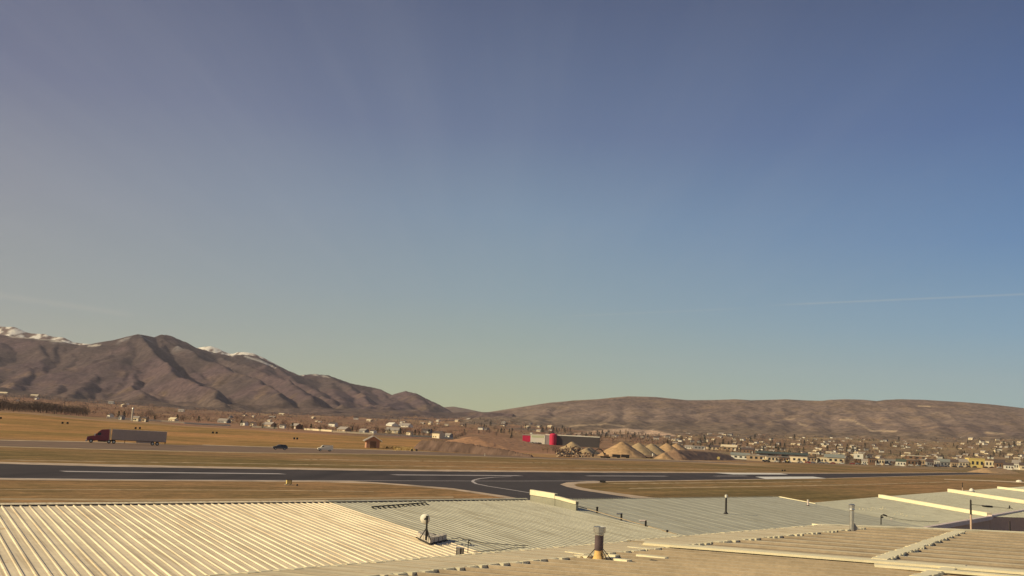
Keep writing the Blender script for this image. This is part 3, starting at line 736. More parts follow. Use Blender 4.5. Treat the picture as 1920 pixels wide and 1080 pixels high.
def trim_line(name, parent, pts, w, h, mt, base=None):
    """a square-edged metal trim along 3D points"""
    mb = MB()
    for a, b in zip(pts[:-1], pts[1:]):
        d = (b - a).normalized(); s = d.cross(Vector((0, 0, 1))).normalized() * w / 2; u_ = Vector((0, 0, h))
        vs = [a - s, a + s, b + s, b - s, a - s + u_, a + s + u_, b + s + u_, b - s + u_]
        mb.add(vs, [(0, 3, 2, 1), (4, 5, 6, 7), (0, 1, 5, 4), (1, 2, 6, 5), (2, 3, 7, 6), (3, 0, 4, 7)])
    return mb.obj(name, mt, parent)
trim_line('edge_trim', hD, [on(1462, 932, FD), on(1530, 945, FD)], .10, .05, MR['trim'])
mb = MB(); dd = [on(996 + (1462 - 996) * t, 937.4 - 5.6 * t, FD) for t in np.linspace(0, 1, 150)]
tv = []
for i in range(149):
    for q, h_ in ((dd[i], .07), (dd[i].lerp(dd[i + 1], .5), .07), (dd[i].lerp(dd[i + 1], .5), .015), (dd[i + 1], .015)): tv += [q, q + Vector((0, 0, h_))]
mb.add(tv, [(2 * i, 2 * i + 2, 2 * i + 3, 2 * i + 1) for i in range(len(tv) // 2 - 1) if (tv[2 * i] - tv[2 * i + 2]).length > 1e-6])
mb.obj('ridge_strip', MR['trim'], hD)

# hangars E, F, G further along
FE = (FA[0] - Vector((0, 0, .35)), FA[1], FA[2], FA[3])
hE = hangar('hangar with the grey roof behind the tall steel flue', loc=on(1650, 933, FE))
o, P = quad_panel('roof', FE, [(1462, 948), (1650, 931.5), (1858, 968.5), (1735, 991)], .61, .06, .012, MR['sage2'], hE); under_quad(hE, P, MR['wallm'])
hF = hangar('hangar roof between the two long cream parapets at the right', loc=on(1780, 922, FE))
o, P = quad_panel('roof', FE, [(1652, 931.5), (1780, 921.5), (2100, 975), (1856, 969)], .61, .06, .012, MR['sage2'], hF)
P[2] = on(2080, 925, FE)
under_quad(hF, [P[0], P[1], on(2100, 975, FE), P[3]], MR['wallm'])
hG = hangar('farthest hangar roof at the right edge beyond the second parapet', loc=on(1870, 916, FE))
o, P = quad_panel('roof', FE, [(1782, 921.5), (1872, 915.5), (2100, 942), (2100, 974)], .61, .06, .012, MR['sage2'], hG); under_quad(hG, P, MR['wallm'])
hH = hangar('sliver of the last hangar roof past the thin cream ridge line', loc=on(1930, 913, FE))
o, P = quad_panel('roof', FE, [(1874, 915.3), (2080, 902), (2200, 925), (2100, 941)], .61, .06, .012, MR['sage2'], hH); under_quad(hH, P, MR['wallm'])
trim_line('parapet', hE, [on(1651, 933, FE), on(1855, 968.5, FE)], .45, .28, MR['trim'])
trim_line('parapet', hF, [on(1781, 922.5, FE), on(1920, 944, FE), on(2060, 966, FE)], .6, .36, MR['trim'])
trim_line('parapet', hG, [on(1872, 916, FE), on(1930, 923, FE), on(2050, 937, FE)], .5, .28, MR['trim'])
# eave band and shaded wall that faces the camera
e0, e1, e2 = on(1733, 991.5, FE), on(1856, 969, FE), on(2010, 941, FE)
trim_line('fascia', hE, [e0 - Vector((0, 0, .18)), e1 - Vector((0, 0, .22))], .3, .28, MR['mauve'])
trim_line('fascia', hF, [e1 - Vector((0, 0, .16)), e2 - Vector((0, 0, .22))], .3, .28, MR['mauve'])

# near hangar C: level tan roof with the ribs running across the view
ZC = 3.8
FCd = (G(1920, 1075, ZC) - G(1210, 1020, ZC)).normalized()
FCe = (G(1530, 985.5, ZC) - G(370, 1080, ZC)).normalized()
FC = frame(G(905, 1041, ZC), FCe, FCd)       # u: along the far edge, w: along the ribs
C0 = to_uw(G(300, 1088, ZC), FC)[0]; C1 = to_uw(G(1532, 985.5, ZC), FC)[0]
hC = hangar('nearest hangar with the flat tan ribbed roof along the bottom', loc=FC[0])
uS = to_uw(G(1210, 1020, ZC), FC)[0]
# the far section stands 7 cm higher than the near one
FC2 = (FC[0] - Vector((0, 0, .02)), FC[1], FC[2], FC[3])
ps = .30
def wedge(u):  # near end of the ribs on the right: the end line (1532,985)-(1920,1000)
    return 60.0
zz0 = to_uw(G(1648, 1054, ZC), FC); zz1 = to_uw(G(1800, 997.5, ZC), FC); 
ev = [to_uw(G(x_, y_, ZC), FC) for x_, y_ in ((1532, 985.5), (1580, 987.5), (1740, 993), (1920, 1000.5), (2200, 1011))]
evl = lambda u: 0.0 if u <= C1 else float(np.interp(u, [a_ for a_, b_ in ev], [b_ for a_, b_ in ev]))
grid_roof('roof', FC, uS, ev[-1][0], 1.35, .26, .05, MR['tan'], hC, evl, lambda u: 70.0, dirt=(MR['rib_shade_seam'], .30))  # dirt here is rib shade put into the colour
grid_roof('roof', FC2, C0 - 12, uS, .62, .15, .05, MR['tan2'], hC, lambda u: 0.0, lambda u: 60.0, dirt=(MR['rib_shade_seam'], .18))  # dirt: painted rib shade, narrower on this section
print('C u', C0, C1, uS, 'zz', zz0, zz1)
# ridge cap strip along the far edge, with bright closures at every rib
capw = lambda u: .55
mb = MB(); clo = {-.13: MB(), 1.2: MB()}
us = np.arange(C0 - 8, C1, ps); Rz = random.Random(11)
for i, a in enumerate(us[:-1]):
    b = us[i + 1]; f = FC if a > uS else FC2
    w2 = 1.2; h = .045
    vs = [from_uw(a, -.12, f, h), from_uw(b, -.12, f, h), from_uw(b, w2, f, h), from_uw(a, w2, f, h), from_uw(a, -.14, f, -.25), from_uw(b, -.14, f, -.25)]
    mb.add(vs, [(0, 1, 2, 3), (0, 4, 5, 1)])
    for w_ in (-.13, 1.2):
        # a bead that swells at each rib and thins to a lip between them
        l = Rz.uniform(.06, .15); hh = Rz.uniform(.002, .010) if Rz.random() < .8 else .004
        for (s0, s1, ll, h2) in ((a, a + ps * .72, l, hh), (a + ps * .72, b, .03, .004)):
            hb = h if w_ < 0 else -.02; p = [from_uw(s0, w_, f, hb), from_uw(s1, w_, f, hb), from_uw(s1, w_ + ll, f, hb), from_uw(s0, w_ + ll, f, hb)]; q = [v + f[3] * (h + h2 - hb) for v in p]
            clo[w_].add(p + q, [(4, 5, 6, 7), (0, 1, 5, 4), (1, 2, 6, 5), (2, 3, 7, 6), (3, 0, 4, 7)])
mb.obj('ridge_cap', MR['tan'], hC)
for w_ in clo: clo[w_].obj('closure_strip', MR['trim'], hC)
# long bright flashing where the two sections step
a, b = G(1208, 1020.5, ZC + .03), G(2100, 1090, ZC + .03)
trim_line('flashing', hC, [a, b], .45, .05, MR['trim'])
trim_line('flashing', hC, [G(1640, 1062, ZC + .03), G(2100, 1100, ZC + .03)], .3, .05, MR['trim'])
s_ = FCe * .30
trim_line('shade_strip', hC, [a + s_ + Vector((0, 0, .02)), b + s_ + Vector((0, 0, .02))], .04, .012, M['brown'])  # dark strip painted in for the shade along the step
# end line at the right and walls
trim_line('eave_trim', hC, [G(1532, 986, ZC), G(1580, 987.5, ZC), G(1740, 993, ZC), G(1920, 1000.5, ZC), G(2200, 1011, ZC)], .6, .05, MR['trim'])
# zigzag flashing
def zigzag(p0, p1, n, wd, F, h=.065):
    mb = MB(); A_ = G(*p0, ZC); B_ = G(*p1, ZC)
    for i in range(n):
        a_ = A_.lerp(B_, i / n); b_ = A_.lerp(B_, (i + 1) / n); side = FCd * random.uniform(-.05, .05)
        s = FCd * wd / 2
        vs = [a_ - s + side, a_ + s + side, b_ + s + side, b_ - s + side]; vs2 = [v + Vector((0, 0, h)) for v in vs]
        mb.add(vs + vs2, [(4, 5, 6, 7), (0, 1, 5, 4), (1, 2, 6, 5), (2, 3, 7, 6), (3, 0, 4, 7)])
    return fixn(mb.obj('stepped_flashing', MR['trim'], hC))
zigzag((1650, 1053), (1800, 998.5), 64, .34, FC)
zigzag((1720, 1086), (1800, 1064), 16, .3, FC)
# the darker section right of the stepped flashing
# back wall
mb = MB(); p = [from_uw(C0 - 12, -.1, FC2, -.1), from_uw(uS, -.1, FC2, -.1)]
q = [from_uw(uS, -.1, FC, -.1), G(1532, 986, ZC) - Vector((0, 0, .1)), G(2200, 1011, ZC) - Vector((0, 0, .1))]
pts = p + q; lo = [Vector((v.x, v.y, 0)) for v in pts]
mb.add(pts + lo, [(i, i + 1, len(pts) + i + 1, len(pts) + i) for i in range(len(pts) - 1)]); fixn(mb.obj('wall', M['tan'], hC))
for h_ in (hA, hB, hD, hE, hF, hG, hH, hC): rebase(h_)

# ------------------------------------------------------------------ things standing on the roofs
def pxm(p): return p.y / FPX           # metres per photo pixel at a point
UZ = Vector((0, 0, 1))
# white dish on its mast and ballast frame
b0 = on(806, 1022, FA); bl = on(781, 1010, FA); br = on(838, 1014.5, FA)
vL = (bl - b0); vR = (br - b0); k = pxm(b0)
dish = empty('antenna_dish', b0, 0, 'white round dish on a black mast held down by concrete blocks on the roof', 'antenna')
vLn, vRn = vL.normalized(), vR.normalized()
for i in range(4):
    for j in (0, 1) if i else (0, 1, 2, 3):
        p = vL * (i / 4) + vRn * (vR.length * j / 4)
        a, b = vL / 4 * .9, vR / 4 * .88; h = UZ * (9 * k); o_ = UZ * .06
        vs = [p + o_, p + a + o_, p + a + b + o_, p + b + o_]; vs += [v + h for v in vs]
        mb = MB(); mb.add(vs, [(0, 3, 2, 1), (4, 5, 6, 7), (0, 1, 5, 4), (1, 2, 6, 5), (2, 3, 7, 6), (3, 0, 4, 7)])
        fixn(mb.obj('ballast_block', M['concrete'], dish))
mb = MB()
for q in (0, .5, 1.0):
    a = vR * q + UZ * .03; mb.tube(a, a + vL * 1.02, .035, n=4)
    a = vL * q + UZ * .03; mb.tube(a, a + vR * 1.02, .035, n=4)
mb.obj('frame', M['dark'], dish)
foot = DP(799, 1007, b0.y + .15) - b0; top = DP(801, 970, b0.y + .15) - b0
mb = MB(); mb.tube(foot - UZ * .1, top, 1.9 * k, 1.6 * k, 8); mb.obj('mast', M['black'], dish)
for q in ((788, 1006, .3), (807, 1009, -.1), (803, 1007, .45)):
    e = DP(q[0], q[1], b0.y + q[2]) - b0; m_ = foot.lerp(top, .48); mb = MB(); mb.tube(e - UZ * .05, m_, .9 * k, n=6); mb.obj('brace', M['black'], dish)
dc = DP(797, 973, b0.y + .32) - b0; R_ = 9.6 * k; mb = MB(); vs = []; fs = []; n = 24
dn = Vector((.25, 1, .12)).normalized(); du = dn.cross(UZ).normalized(); dv = du.cross(dn)
prof = [(0, -.30), (.3, -.27), (.6, -.19), (.85, -.07), (1, .02), (.97, .06), (.6, -.10), (0, -.2)]
for r, z in prof:
    for q in range(n):
        t = 2 * math.pi * q / n; vs.append(dc + (du * math.cos(t) + dv * math.sin(t)) * r * R_ + dn * z * R_ * 1.2)
for i in range(len(prof) - 1):
    for q in range(n): fs.append((i * n + q, i * n + (q + 1) % n, (i + 1) * n + (q + 1) % n, (i + 1) * n + q))
mb.add(vs, fs); fixn(mb.obj('reflector', M['white'], dish, smooth=True))
mb = MB(); mb.tube(top, dc - dn * R_ * .3, 1.6 * k, n=6); mb.box(-.04, .04, -.04, .04, -.05, .05, mtx=Matrix.Translation(top)); mb.obj('bracket', M['dark'], dish)

# sheet metal curb left of the small mast
p = on(862, 1041, FA); k = pxm(p)
cb = empty('vent_box', p, 0, 'small corrugated metal vent box at the lower edge of the sage roof', 'vent')
mb = MB(); w = 14 * k; h = 12.5 * k
for i, (x0, x1, mi) in enumerate(((-.5, -.38, 1), (-.38, .0, 0), (.0, .22, 1), (.22, .32, 0), (.32, .5, 1))):
    mb.box(x0 * w, x1 * w, (.02 if mi else 0), .12, -.06, h, mi)
mb.obj('box', [M['galv'], M['dark']], cb); mb = MB(); mb.box(-.55 * w, .55 * w, -.02, .14, h, h + .015); mb.obj('lid', M['galv'], cb)
p = on(877, 1038, FA); k = pxm(p)
ms = empty('antenna_mast', p, 0, 'thin black mast with a small head beside the corrugated vent box', 'antenna')
mb = MB(); mb.tube((0, 0, -.05), (0, 0, 24 * k), .7 * k, n=6); mb.obj('pole', M['black'], ms)
mb = MB(); mb.tube((-1.5 * k, 0, 20 * k), (5 * k, 0, 18.5 * k), 1.1 * k, n=6); mb.tube((-.5 * k, 0, 21 * k), (3 * k, 0, 25 * k), .9 * k, n=6); mb.obj('head', M['black'], ms)
def wire(name, pts, r, label, mt=None):
    mb = MB()
    for a, b in zip(pts[:-1], pts[1:]): mb.tube(a - pts[0], b - pts[0], r, n=5)
    o = mb.obj(name, mt or M['dark'], None, loc=pts[0]); return tag(o, label, 'cable')
wire('cable', [on(a, b, FA) + UZ * .07 for a, b in ((846, 1013), (852, 1014.5), (862, 1012), (868, 1014.5), (876, 1015), (900, 1021), (930, 1023.5), (962, 1026), (990, 1027))], .012, 'black cable trailing over the sage roof right of the dish ballast')
wire('cable', [on(a, b, FA) + UZ * .06 for a, b in ((888, 1037), (900, 1038.5), (912, 1036), (940, 1034.5), (958, 1031), (985, 1030))], .010, 'lower black cable lying just above the ridge of the nearest roof')
# dark rail with teeth near the ridge
a, b = on(697, 953.5, FA), on(797, 945.5, FA); sg = empty('toothed_rail', a, 0, 'black toothed rail lying near the ridge of the sage roof', 'snow guard')
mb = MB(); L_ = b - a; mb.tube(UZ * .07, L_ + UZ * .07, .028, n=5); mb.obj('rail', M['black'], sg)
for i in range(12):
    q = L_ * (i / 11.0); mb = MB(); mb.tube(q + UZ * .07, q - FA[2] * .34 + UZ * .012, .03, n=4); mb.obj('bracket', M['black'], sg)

# raised end wall between the sage roofs and the small vents along that seam
def wall_between(name, pts_base, pts_top, thick, F, parent_label, cap_mat):
    pass
hd = bpy.data.objects['hangar.002']
def upstand(pb, htl, htr, capl, name='parapet'):
    (x0, y0), (x1, y1) = pb; a = on(x0, y0, FA); b = on(x1, y1, FA); ka, kb = pxm(a), pxm(b); t = FA[2] * 0 + FA[1] * .16
    r = Vector(hd.location); A0, B0 = a - UZ * .15 - r, b - UZ * .15 - r; A1 = a + UZ * htl * ka - r; B1 = b + UZ * htr * kb - r
    mb = MB(); mb.add([A0, B0, B1, A1, A0 + t, B0 + t, B1 + t, A1 + t], [(0, 1, 2, 3), (4, 7, 6, 5), (3, 2, 6, 7), (0, 3, 7, 4), (1, 5, 6, 2)])
    fixn(mb.obj(name, MR['side'], hd))
    c = UZ * capl; s = FA[1] * .05
    vs = [A1 - s - c * ka, B1 - s - c * kb, B1 - s + UZ * .02, A1 - s + UZ * .02, A1 + t + s - c * ka, B1 + t + s - c * kb, B1 + t + s + UZ * .02, A1 + t + s + UZ * .02]
    mb = MB(); mb.add(vs, [(0, 1, 2, 3), (4, 7, 6, 5), (3, 2, 6, 7), (0, 3, 7, 4), (1, 5, 6, 2), (0, 4, 5, 1)]); fixn(mb.obj('parapet_cap', MR['trim'], hd))
upstand(((994, 937.5), (1040, 946)), 18.0, 19.0, 8.5)
upstand(((1040.5, 946), (1080, 953.5)), 15.0, 12.0, 4.5)
trim_line('seam', hd, [on(1080, 948.5, FA) - Vector(hd.location), on(1270, 1003, FA) - Vector(hd.location)], .06, .03, MR['rib_shade_seam'])
for i, (x, y, hh, el_) in enumerate(((1119.5, 958, 6.5, 0), (1165, 972, 9, 9), (1210.5, 987, 11, 12), (1251, 998, 3, 0))):
    p = on(x, y, FA); k = pxm(p)
    v = empty('vent_pipe', p, 0, ['short black vent pipe nearest the raised end wall on the roof seam', 'vent pipe with a small pale elbow, second along the roof seam',
              'taller vent pipe with a reddish elbow, third along the roof seam', 'lowest black stub on the roof seam just above the nearest roof'][i], 'vent pipe', 'vents along the roof seam')
    mb = MB(); mb.tube((0, 0, -.1), (0, 0, hh * k), 1.9 * k, n=10); mb.obj('pipe', M['black'], v)
    if el_:
        mb = MB(); mb.tube((-el_ * k, .0, (hh - 1.5) * k), (1.5 * k, 0, (hh - .8) * k), 1.5 * k, n=8); mb.obj('elbow', M['galv'] if i == 1 else MR['mauve'], v)
    else:
        mb = MB(); mb.lathe([(2.4 * k, hh * k - .02), (2.4 * k, hh * k), (1.2 * k, hh * k + .03)], 10); mb.obj('cap', M['dark'], v)

# big flue with the orange flashing on the nearest roof
p = on(1122, 1051, FC2); k = pxm(p)
fl_ = empty('flue_pipe', p, 0, 'thick dark flue with a steel drum cap and orange flared base on the nearest roof', 'flue')
mb = MB(); mb.lathe([(13 * k, 0), (12.2 * k, 1.0 * k), (8.6 * k, 9 * k), (7.2 * k, 19.5 * k)], 20); o = mb.obj('base_flashing', M['rust'], fl_, smooth=False)
mb = MB(); mb.lathe([(8 * k, 18 * k), (8 * k, 46 * k)], 20); mb.obj('pipe', mat('sooty_flue_steel', (.11, .075, .08), .6, var=.3, scale=6), fl_, smooth=False)
mb = MB(); mb.lathe([(7.4 * k, 44 * k), (8.6 * k, 46 * k), (8.6 * k, 49 * k), (11.2 * k, 50 * k), (11.4 * k, 60 * k), (10.6 * k, 60.5 * k), (10.2 * k, 58 * k), (0.4 * k, 57 * k)], 14); mb.obj('cap', M['galv'], fl_)
for dx, dy, dz in ((-24, -6, 3), (17, -8, 2), (26, 4, 2), (8, -14, 0)):
    mb = MB(); mb.tube((dx * .25 * k, dy * .2 * k, 22 * k), (dx * k, dy * k, dz * k - 2 * k), .75 * k, n=5); mb.obj('guy_wire', M['black'], fl_)
# patched sheets round the flue
pt = empty('roof_patch', p, 0, 'loose pale sheet strips patched round the foot of the dark flue', 'patch')
for (x0, y0, x1, y1) in ((1064, 1038.5, 1100, 1043.5), (1080, 1045, 1106, 1048), (1134, 1049, 1180, 1055), (1196, 1044, 1250, 1050), (1180, 1029, 1222, 1034), (1142, 1044, 1158, 1046)):
    a, b = on(x0, y0, FC2) - p, on(x1, y1, FC2) - p; s = Vector((-(b - a).y, (b - a).x, 0)).normalized() * .10; mb = MB(); h = UZ * .055
    vs = [a - s, b - s, b + s, a + s]; mb.add(vs + [v + h for v in vs], [(0, 3, 2, 1), (4, 5, 6, 7), (0, 1, 5, 4), (1, 2, 6, 5), (2, 3, 7, 6), (3, 0, 4, 7)]); fixn(mb.obj('sheet_strip', MR['trim'], pt))

# galvanised flue at the far edge of the nearest roof
p = on(1597, 995, FC); k = pxm(p)
f2 = empty('flue_pipe', p, 0, 'tall shiny steel flue with a ringed cap at the far edge of the nearest roof', 'flue')
mb = MB(); mb.lathe([(4.2 * k, 0), (4.0 * k, 38 * k)], 16); mb.obj('pipe', M['galv'], f2, smooth=False)
mb = MB(); mb.lathe([(4.0 * k, 36 * k), (5.4 * k, 37.5 * k), (5.0 * k, 40 * k), (5.0 * k, 44 * k), (6.0 * k, 45 * k), (6.0 * k, 46 * k), (3.4 * k, 48 * k)], 16); mb.obj('cap', M['galv'], f2)
mb = MB(); mb.add([(3 * k, -.02, 0), (17 * k, -.02, -1 * k), (9 * k, -.02, 8 * k), (3.4 * k, -.02, 15 * k), (3 * k, .1, 0), (17 * k, .1, -1 * k), (9 * k, .1, 8 * k), (3.4 * k, .1, 15 * k)],
       [(0, 1, 2, 3), (7, 6, 5, 4), (0, 4, 5, 1), (1, 5, 6, 2), (2, 6, 7, 3), (3, 7, 4, 0)]); fixn(mb.obj('cricket', M['grey'], f2))
# thin pipes on the grey roofs
def pipe(px, ybase, ytop, wpx, F, label, mt=M['dark'], cap=True, dfix=None):
    p = on(px, ybase, F) if dfix is None else DP(px, ybase, dfix); k = pxm(p)
    v = empty('vent_pipe', p, 0, label, 'vent pipe'); h = (ybase - ytop) * k
    mb = MB(); mb.tube((0, 0, -.1), (0, 0, h * .9), wpx * .5 * k, n=8); mb.obj('pipe', mt, v)
    mb = MB(); mb.lathe([(wpx * .62 * k, h * .86), (wpx * .72 * k, h * .9), (wpx * .72 * k, h), (wpx * .3 * k, h * 1.02)], 10); mb.obj('cap', M['white'] if cap else mt, v)
    mb = MB(); mb.lathe([(wpx * 1.5 * k, 0), (wpx * .8 * k, h * .06), (wpx * .6 * k, h * .12)], 10); mb.obj('boot', M['dark'], v); return v
pipe(1361, 963.5, 929.5, 3.6, FD, 'slim dark vent pipe with a white tip alone on the wide grey roof')
pipe(1515, 948.5, 937.5, 3.0, FD, 'short pale vent stub on the sloping end edge of the grey roof', MR['mauve'])
p = on(1652, 992, FE); k = pxm(p)
am = empty('antenna_mast', p, 0, 'dark bent antenna mast just right of the tall steel flue', 'antenna')
mb = MB(); mb.tube((0, 0, -.1), (0, 0, 24 * k), .9 * k, n=6); mb.obj('pole', M['black'], am)
mb = MB(); mb.tube((0, 0, 24 * k), (4 * k, 0, 26 * k), .9 * k, n=5); mb.tube((4 * k, 0, 26 * k), (11 * k, 0, 24 * k), 1.5 * k, n=6); mb.tube((1 * k, 0, 21 * k), (4 * k, 0, 22 * k), 1.6 * k, n=6); mb.obj('arm', M['dark'], am)
pipe(1671.5, 981, 972, 1.8, FE, 'tiny pale stub pipe right of the bent antenna mast', MR['mauve'])
# small raised bright specks on the roof, one scattering
mb = MB(); Rq = random.Random(4)
for i in range(46):
    if i < 26: x = Rq.uniform(1609, 1660); y = 955 + (x - 1609) * -.02 + Rq.gauss(0, 1.6)
    else: x = Rq.uniform(1675, 1733); y = 963 + (x - 1675) * .12 + Rq.gauss(0, 2.2)
    q = on(x, y, FE); s = Rq.uniform(.008, .022); mb.box(q.x - s * 1.6, q.x + s * 1.6, q.y - s, q.y + s, q.z + .012, q.z + .05)
tag(mb.obj('roof_specks', MR['trim'], None), kind='stuff')
wire('cable', [on(a, b, FE) + UZ * .1 for a, b in ((1662, 971), (1690, 977), (1720, 980), (1760, 981))], .014, 'dark cable sagging from the bent antenna mast over the grey roof')
wire('cable', [on(a, b, FE) + UZ * .1 for a, b in ((1550, 953), (1585, 963), (1613, 970), (1642, 977))], .02, 'dark conduit along the seam behind the tall steel flue')
# posts between the hangars at the right
def post(px, ytop, d, w, label, name='pole'):
    t_ = DP(px, ytop, d); o = empty('utility_pole', (t_.x, t_.y, 0), 0, label, 'pole'); k = d / FPX
    mb = MB(); mb.tube((0, 0, 0), (0, 0, t_.z * .86), w * .55 * k, w * .5 * k, 8); mb.obj('pole', MR['wallm'], o)
    mb = MB(); mb.tube((0, 0, t_.z * .86), (0, 0, t_.z), w * .5 * k, w * .42 * k, 8); mb.tube((0, 0, t_.z - .03), (0, 0, t_.z + .03), w * .3 * k, n=6); mb.obj('sleeve', M['dark'], o); return o
post(1820, 938, 46, 3.8, 'tall dark pole standing in front of the lowest cream parapet')
post(1893.5, 978, 48, 2.4, 'short dark post in front of the shaded hangar wall at the right edge')
post(1804.5, 905, 120, 1.6, 'thin pale post behind the upper hangar ridge left of the white dome')
# dark slot vent and wire on roof F
p = on(1851, 951, FE); k = pxm(p); v = empty('roof_vent', p, 0, 'flat black slot vent on the grey roof right of the tall dark pole', 'vent')
mb = MB(); mb.box(-7 * k, 7 * k, -.3, .3, .02, 2.6 * k); mb.obj('housing', M['black'], v); mb = MB(); mb.box(-7.6 * k, 7.6 * k, -.34, .34, 2.6 * k, 3.0 * k); mb.obj('lid', M['dark'], v)
wire('cable', [DP(1822, 946, 46), DP(1850, 948.5, 60), DP(1890, 953, 80)], .012, 'thin wire running from the tall dark pole to the far roof')
p = on(1893, 954, FE); k = pxm(p); v = empty('antenna_mast', p, 0, 'small dark tripod antenna near the eave at the right edge', 'antenna')
mb = MB(); mb.tube((0, 0, 0), (0, 0, 6 * k), 1.1 * k, n=6); mb.obj('pole', M['dark'], v)
for dx in (-4, 6): mb = MB(); mb.tube((0, 0, 3 * k), (dx * k, 0, 0), .5 * k, n=5); mb.obj('leg', M['dark'], v)
p = on(1822, 922, FE); k = pxm(p); v = empty('roof_dome', p, 0, 'small white dome vent on the ridge between the two upper parapets', 'vent')
mb = MB(); mb.lathe([(4.5 * k, -.1), (4.6 * k, 2 * k), (3.6 * k, 4.6 * k), (1.5 * k, 6 * k), (.1, 6.2 * k)], 14); mb.obj('dome', M['white'], v, smooth=True)
mb = MB(); mb.lathe([(5 * k, -.1), (5 * k, 1.2 * k)], 14); mb.obj('curb', M['grey'], v)

# ------------------------------------------------------------------ airfield furniture
def gp(px, py): return G(px, py, 0)
p = gp(541, 909.5); k = pxm(p); s = empty('runway_sign', p, rad(28), 'small yellow box sign at the runway edge on the left', 'airfield sign')
mb = MB(); mb.box(-4.4 * k, 4.4 * k, -2.6 * k, 2.6 * k, 2.2 * k, 9 * k); mb.obj('panel', [M['yellow']], s)
mb = MB(); mb.box(-4.7 * k, 4.7 * k, -2.9 * k, 2.9 * k, 9 * k, 9.6 * k); mb.box(4.4 * k, 5.0 * k, -2.9 * k, 2.9 * k, 2 * k, 9 * k); mb.obj('frame', M['dark'], s)
mb = MB(); mb.box(-2.5 * k, 2.5 * k, -2.64 * k, -2.56 * k, 4.6 * k, 6.6 * k); mb.obj('face_mark', M['rust'], s)
for dx in (-3, 3): mb = MB(); mb.box((dx - .5) * k, (dx + .5) * k, -.5 * k, .5 * k, .5 * k, 2.2 * k); mb.obj('leg', M['dark'], s)
mb = MB(); mb.box(-7 * k, 8 * k, -4 * k, 4 * k, .01, .6 * k); mb.obj('base', M['concrete'], s)
p = gp(557, 911); mb = MB(); mb.lathe([(.10, 0), (.09, .16), (.05, .2)], 10); o = mb.obj('edge_light', M['dark'], None, loc=p); tag(o, 'small dark edge light just right of the yellow box sign', 'airfield light')
p = gp(1130, 905); k = pxm(p); s = empty('runway_sign', p, rad(-20), 'low black sign seen from behind at the taxiway throat', 'airfield sign')
mb = MB(); mb.box(-5 * k, 5 * k, -.2, .2, .8 * k, 4 * k); mb.obj('panel', M['black'], s)
for dx in (-3, 3): mb = MB(); mb.box((dx - .5) * k, (dx + .5) * k, -.1, .1, 0, .8 * k); mb.obj('leg', M['dark'], s)
mb = MB(); mb.box(-6 * k, 7 * k, -.5, .5, .006, .4 * k); mb.obj('base', M['dark'], s)
def drum(px, py, r, label, group):
    p = T(px, py); k = p.y / FPX; mb = MB(); mb.lathe([(r * k * .9, 0), (r * k, .3 * r * k), (r * k, 1.5 * r * k), (r * k * .8, 1.9 * r * k)], 10, 0)
    o = mb.obj('marker_drum', M['black'], None, loc=p); return tag(o, label, 'marker', group)
wh = ['above the truck cab on the far left', 'straight above the truck trailer', 'between truck and dark car', 'above the dark car', 'at the foot of the earth bank']
for (xs, y), w_ in zip((((117, 126.5), 795), ((254, 262), 804.5), ((399, 406), 813.2), ((551.5, 557), 824.2), ((772, 781), 845.8)), wh):
    for x, lr in zip(xs, ('left', 'right')): drum(x, y, 1.9, f'dark round field marker {w_}, {lr} of its pair', 'paired dark markers across the field')
drum(1, 786, 1.9, 'single dark round marker in the field at the left edge of the view', 'paired dark markers across the field')
for x in (1467, 1471.5): drum(x, 883.5, 1.5, 'small dark marker beyond the runway behind the white pads', 'markers behind the white pads')
p = gp(1911, 904); k = pxm(p); mb = MB(); mb.lathe([(5.2 * k, 0), (5.6 * k, 1.5 * k), (4 * k, 3.2 * k), (1.5 * k, 4 * k)], 9); o = mb.obj('boulder', M['white'], None, loc=p); tag(o, 'pale boulder beside the dirt track at the far right', 'boulder')

# ------------------------------------------------------------------ vehicles
def wheel(parent, x, y, r, w=.28):
    mb = MB(); mb.tube((x, y - w / 2, r), (x, y + w / 2, r), r, n=16); t = mb.obj('wheel', M['black'], parent)
    mb = MB(); mb.tube((x, y - w / 2 - .012, r), (x, y + w / 2 + .012, r), r * .55, n=12); mb.obj('rim', M['galv'], t); return t
def at_ground(px, py): return T(px, py, 60)
# semi truck heading left
pf = at_ground(162, 829.5); k = pxm(pf)
trk = empty('semi_truck', pf, rad(20), 'semi truck with a dark red cab pulling a long grey box trailer', 'truck')
Lk = 139 * k / 21.6     # real size of the rig over 22 m
def S(v): return v * Lk
tr = M['grey']; tg = mat('trailer_grey_paint', (.48, .38, .30), .55, var=.05, scale=1.5, stretch=(1, 1, 1)); cabm = mat('dark_red_cab_paint', (.26, .04, .045), .35, spec=.6, var=.06)
mb = MB(); mb.box(S(6.6), S(21.6), S(-1.3), S(1.3), S(1.15), S(4.05)); trl = mb.obj('trailer', tg, trk)
mb = MB(); mb.box(S(6.55), S(21.65), S(-1.32), S(1.32), S(4.05), S(4.12)); mb.obj('roof_rail', M['galv'], trl)
mb = MB(); [mb.box(S(x), S(x + .05), S(-1.33), S(-1.3), S(1.2), S(4.0)) for x in np.arange(7.4, 21.4, 1.2)]; mb.obj('side_rib', tg, trl)
mb = MB(); mb.box(S(6.6), S(21.6), S(-1.31), S(1.31), S(1.02), S(1.15)); mb.obj('side_rail', M['dark'], trl)
mb = MB(); mb.box(S(13.4), S(17.6), S(-1.2), S(-1.12), S(.55), S(1.02)); mb.obj('skirt', tg, trk)
mb = MB(); [mb.box(S(10.2), S(10.35), S(y), S(y + .15), S(.2), S(1.1)) for y in (-.9, .75)]; mb.obj('landing_gear', M['dark'], trk)
